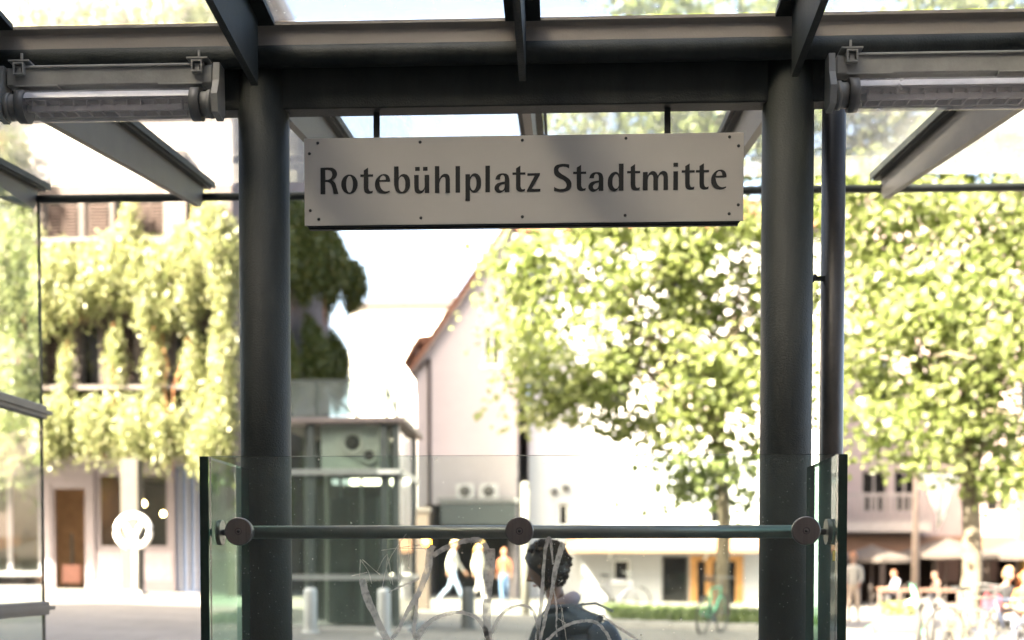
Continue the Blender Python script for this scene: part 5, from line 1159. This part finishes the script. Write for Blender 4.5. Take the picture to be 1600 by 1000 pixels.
# stone planter, scooter, bike stands, bicycles
x0, x1 = PX(1374, 25.5), PX(1440, 25.5); g = G(x0, 25.5)
t = thing('stone_planter', 'low pale stone planter with leafy plants before the cafe', 'planter', loc=((x0 + x1) / 2, 25.5, g))
b = B(); b.box(x0, x1, 25.1, 25.18, g - .1, PZ(962, 25.1, 1400)); b.box(x0, x1, 25.9, 25.98, g - .1, PZ(962, 25.1, 1400)); b.box(x0, x0 + .08, 25.181, 25.899, g - .1, PZ(962, 25.1, 1400)); b.box(x1 - .08, x1, 25.181, 25.899, g - .1, PZ(962, 25.1, 1400)); b.build('trough', mat('pale_stone', (.10, .095, .083), .9), t)
zt_ = PZ(962, 25.1, 1400); B().box(x0 + .081, x1 - .081, 25.181, 25.899, g, zt_ - .06).build('soil', mat('soil', (.05, .035, .02), .95), t)
leaves('plants', np.stack([NR.uniform(x0 + .08, x1 - .05, 900), NR.uniform(25.2, 25.9, 900), NR.uniform(zt_ - .03, zt_ + .24, 900)], 1), .11, vine_leaf, t, droop=-.3, aspect=.5)
# scooter
YSc = 23.5; q = P(1430, 935, YSc); g = G(q.x, YSc)
t = thing('electric_scooter', 'mint green electric scooter parked in front of the cafe terrace', 'scooter', loc=(q.x, YSc, g))
mint = mat('mint_paint', (.08, .42, .24), .4); rubber = mat('rubber', (.025, .025, .025), .8)
z1_ = PZ(912, YSc, 1425); xh = PX(1426, YSc)
B().tube([(q.x + .12, YSc, g + .18), (xh, YSc, z1_)], [.045, .04], 12).build('stem', mint, t)
B().cyl((xh - .02, YSc - .22, z1_), (xh - .02, YSc + .22, z1_), .02, 8).build('handlebar', rubber, t)
B().box(q.x - .75, q.x + .08, YSc - .08, YSc + .08, g + .09, g + .13, 0, .01).build('deck', rubber, t)
for xx in (q.x + .15, q.x - .82): 
    w_ = B().tube([(xx + .09 * math.cos(a_), YSc, g + .11 + .09 * math.sin(a_)) for a_ in [k * math.pi / 6 for k in range(13)]], .022, 6).build('wheel', rubber, t); B().cyl((xx, YSc - .03, g + .11), (xx, YSc + .03, g + .11), .05, 10).build('hub', mint, w_)
B().box(xh - .05, xh + .05, YSc - .05, YSc + .05, g + .62, g + .70, 0, .01).build('display', white_s, t)
B().bar((q.x - .78, YSc, g + .22), (q.x - .9, YSc, g + .16), .1, .012).build('mudguard', mint, t)
# bike stands
hoop_m = mat('galvanised', (.10, .10, .10), .45, .3)
for i, (px, Y, lab) in enumerate(((1446, 20.5, 'galvanised bike stand hoop, leftmost of the row'), (1467, 20.2, 'galvanised bike stand hoop nearest the pale trunk'))):
    x = PX(px, Y); g = G(x, Y); zt_ = PZ(940, Y, px)
    t = thing('bike_stand', lab, 'bike stand', 'bike stands by the right tree', loc=(x, Y, g)); 
    pts = [(x, Y - .35, g)] + [(x, Y - .35 * math.cos(a_) * 1.0, zt_ - .22 + .22 * math.sin(a_)) for a_ in [k * math.pi / 8 for k in range(9)]] + [(x, Y + .35, g)]
    B().tube(pts, .055, 10).build('hoop', hoop_m, t)
    for s in (-1, 1): B().lathe([(.10, 0), (.10, .012), (.03, .02)], (x, Y + s * .35, g), 14).build('foot', hoop_m, t)
q = P(1477, 950, 20); t = thing('marker_post', 'thin grey marker post between the bike stand and the trunk', 'post', loc=(q.x, 20, G(q.x, 20)))
B().tube([(q.x, 20, G(q.x, 20)), (q.x, 20, q.z)], .035, 10).build('shaft', bol_d, t); B().lathe([(.04, 0), (.04, .03), (.001, .05)], (q.x, 20, q.z), 10).build('cap', bol_m, t)
def make_bike(paint):
    t = thing('bicycle', '', 'bicycle', 'bicycles parked on the square'); r_ = .34; ws = (-.52, .53)
    for xw in ws:
        wv = B().tube([(xw + r_ * math.cos(a_), 0, r_ + r_ * math.sin(a_)) for a_ in [k * math.pi / 14 for k in range(29)]], .018, 6).build('wheel', rubber, t)
        B().tube([(xw + (r_ - .025) * math.cos(a_), 0, r_ + (r_ - .025) * math.sin(a_)) for a_ in [k * math.pi / 14 for k in range(29)]], .009, 5).build('rim', hoop_m, wv)
        for k in range(12): a_ = k * math.pi / 6; B().bar((xw, .02 if k % 2 else -.02, r_), (xw + .315 * math.cos(a_), 0, r_ + .315 * math.sin(a_)), .004, .004).build('spoke', hoop_m, wv)
        B().cyl((xw, -.04, r_), (xw, .04, r_), .022, 8).build('hub', hoop_m, wv)
    f = B(); bb = (-.06, 0, .29); st = (-.22, 0, .80); hd = (.34, 0, .82); hb = (.37, 0, .66)
    for p, q in ((bb, st), (st, hd), (bb, hb), (hd, hb)): f.cyl(p, q, .018, 8)
    for s in (-1, 1): f.cyl((-.52, s * .05, .34), (bb[0], s * .03, bb[2]), .009, 6); f.cyl((-.52, s * .05, .34), (st[0], s * .02, st[2] - .06), .009, 6)
    f.build('frame', paint, t)
    f = B(); [f.tube([(.53, s * .05, .34), (.42, s * .05, .6), (.37, 0, .67)], .011, 6) for s in (-1, 1)]; f.build('fork', paint, t)
    B().cyl(st, (-.26, 0, .93), .013, 8).build('seat_post', hoop_m, t)
    sd_ = B(); sd_.poly_prism([(-.40, -.08), (-.40, .08), (-.28, .06), (-.12, .02), (-.12, -.02), (-.28, -.06)], 'z', .93, .98); sd_.build('saddle', rubber, t)
    B().tube([(.34, 0, .8), (.32, 0, .98)], .013, 8).build('handlebar_stem', hoop_m, t); B().tube([(.22, -.28, 1.0), (.33, -.2, 1.0), (.33, .2, 1.0), (.22, .28, 1.0)], .012, 8).build('handlebar', hoop_m, t)
    cr = B(); cr.lathe([(.10, -.004), (.10, .004), (.03, .006)], (bb[0], -.04, bb[2]), 18, axis='y'); cr.bar(bb, (.06, -.06, .17), .02, .012); cr.bar(bb, (-.18, .06, .41), .02, .012); cr.build('crankset', hoop_m, t)
    return t
bk = make_bike(mint)
def putbike(o, px, Y, rz, label): x = PX(px, Y); o.location = (x, Y, G(x, Y)); o.rotation_euler = (R(4), 0, rz); o['label'] = label
b2 = copy_tree(bk); b3 = copy_tree(bk); b4 = copy_tree(bk)
putbike(bk, 1112, 22.8, R(65), 'green bicycle leaning by the grass strip left of the right post')
putbike(b2, 1522, 19.6, R(20), 'bicycle parked in front of the pale trunk')
putbike(b3, 1580, 19.2, R(-25), 'bicycle parked at the right picture edge before the seated people')
putbike(b4, 962, 31.0, R(12), 'pale bicycle parked before the white shop building')
for o, pm in ((b2, mat('cream_paint', (.14, .12, .09), .4)), (b3, mat('dark_blue_paint', (.03, .04, .07), .4)), (b4, mat('lilac_paint', (.17, .16, .20), .4))):
    for c_ in o.children:
        if c_.name.split('.')[0] in ('frame', 'fork'): c_.data = c_.data.copy(); c_.data.materials[0] = pm
# two people sitting on a low wall at the right
x0, x1 = PX(1535, 21.2), PX(1680, 21.2); g = G(x0, 21.2)
t = thing('low_wall', 'low stone seat wall at the lower right', 'wall', loc=(x0, 21.2, g))
for k in range(5):
    a_ = x0 + (x1 - x0) * k / 5; B().box(a_, a_ + (x1 - x0) / 5 - .01, 20.95, 21.4, g - .3, g + .42, 0, .015).build('block', mat('pale_stone', (.10, .095, .083), .9), t)
person('blond man in black t-shirt seated on the low wall at lower right', 1568, 21.1, ('black', (.015, .016, .018)), ('grey_jeans', (.12, .13, .16)), (.20, .13, .07), (.35, -1, 0), 1.62, .1, arms='lap', seat=.41, lean=.06, sleeve=.10)
person('red haired person in orange top at the right picture edge', 1600, 21.1, ('rust', (.28, .10, .03)), ('light_jeans', (.15, .155, .18)), (.20, .065, .02), (-.2, -1, 0), 1.54, .1, arms='lap', seat=.41, lean=.08, long_hair=True)
q = P(1547, 938, 20.9); t = thing('shoulder_bag', 'dark red shoulder bag beside the man in the black t-shirt', 'bag', loc=(q.x, 20.9, q.z - .2))
b = B(); b.box(q.x - .15, q.x + .15, 20.72, 20.9, q.z - .19, q.z + .08, 0, .04); b.build('bag', cloth('dark_red', (.17, .025, .04)), t)
B().tube([(q.x - .12, 20.8, q.z + .08), (q.x, 20.8, q.z + .22), (q.x + .12, 20.8, q.z + .08)], .012, 6).build('strap', cloth('dark_red', (.17, .025, .04)), t)
for nm in ('g',): pass
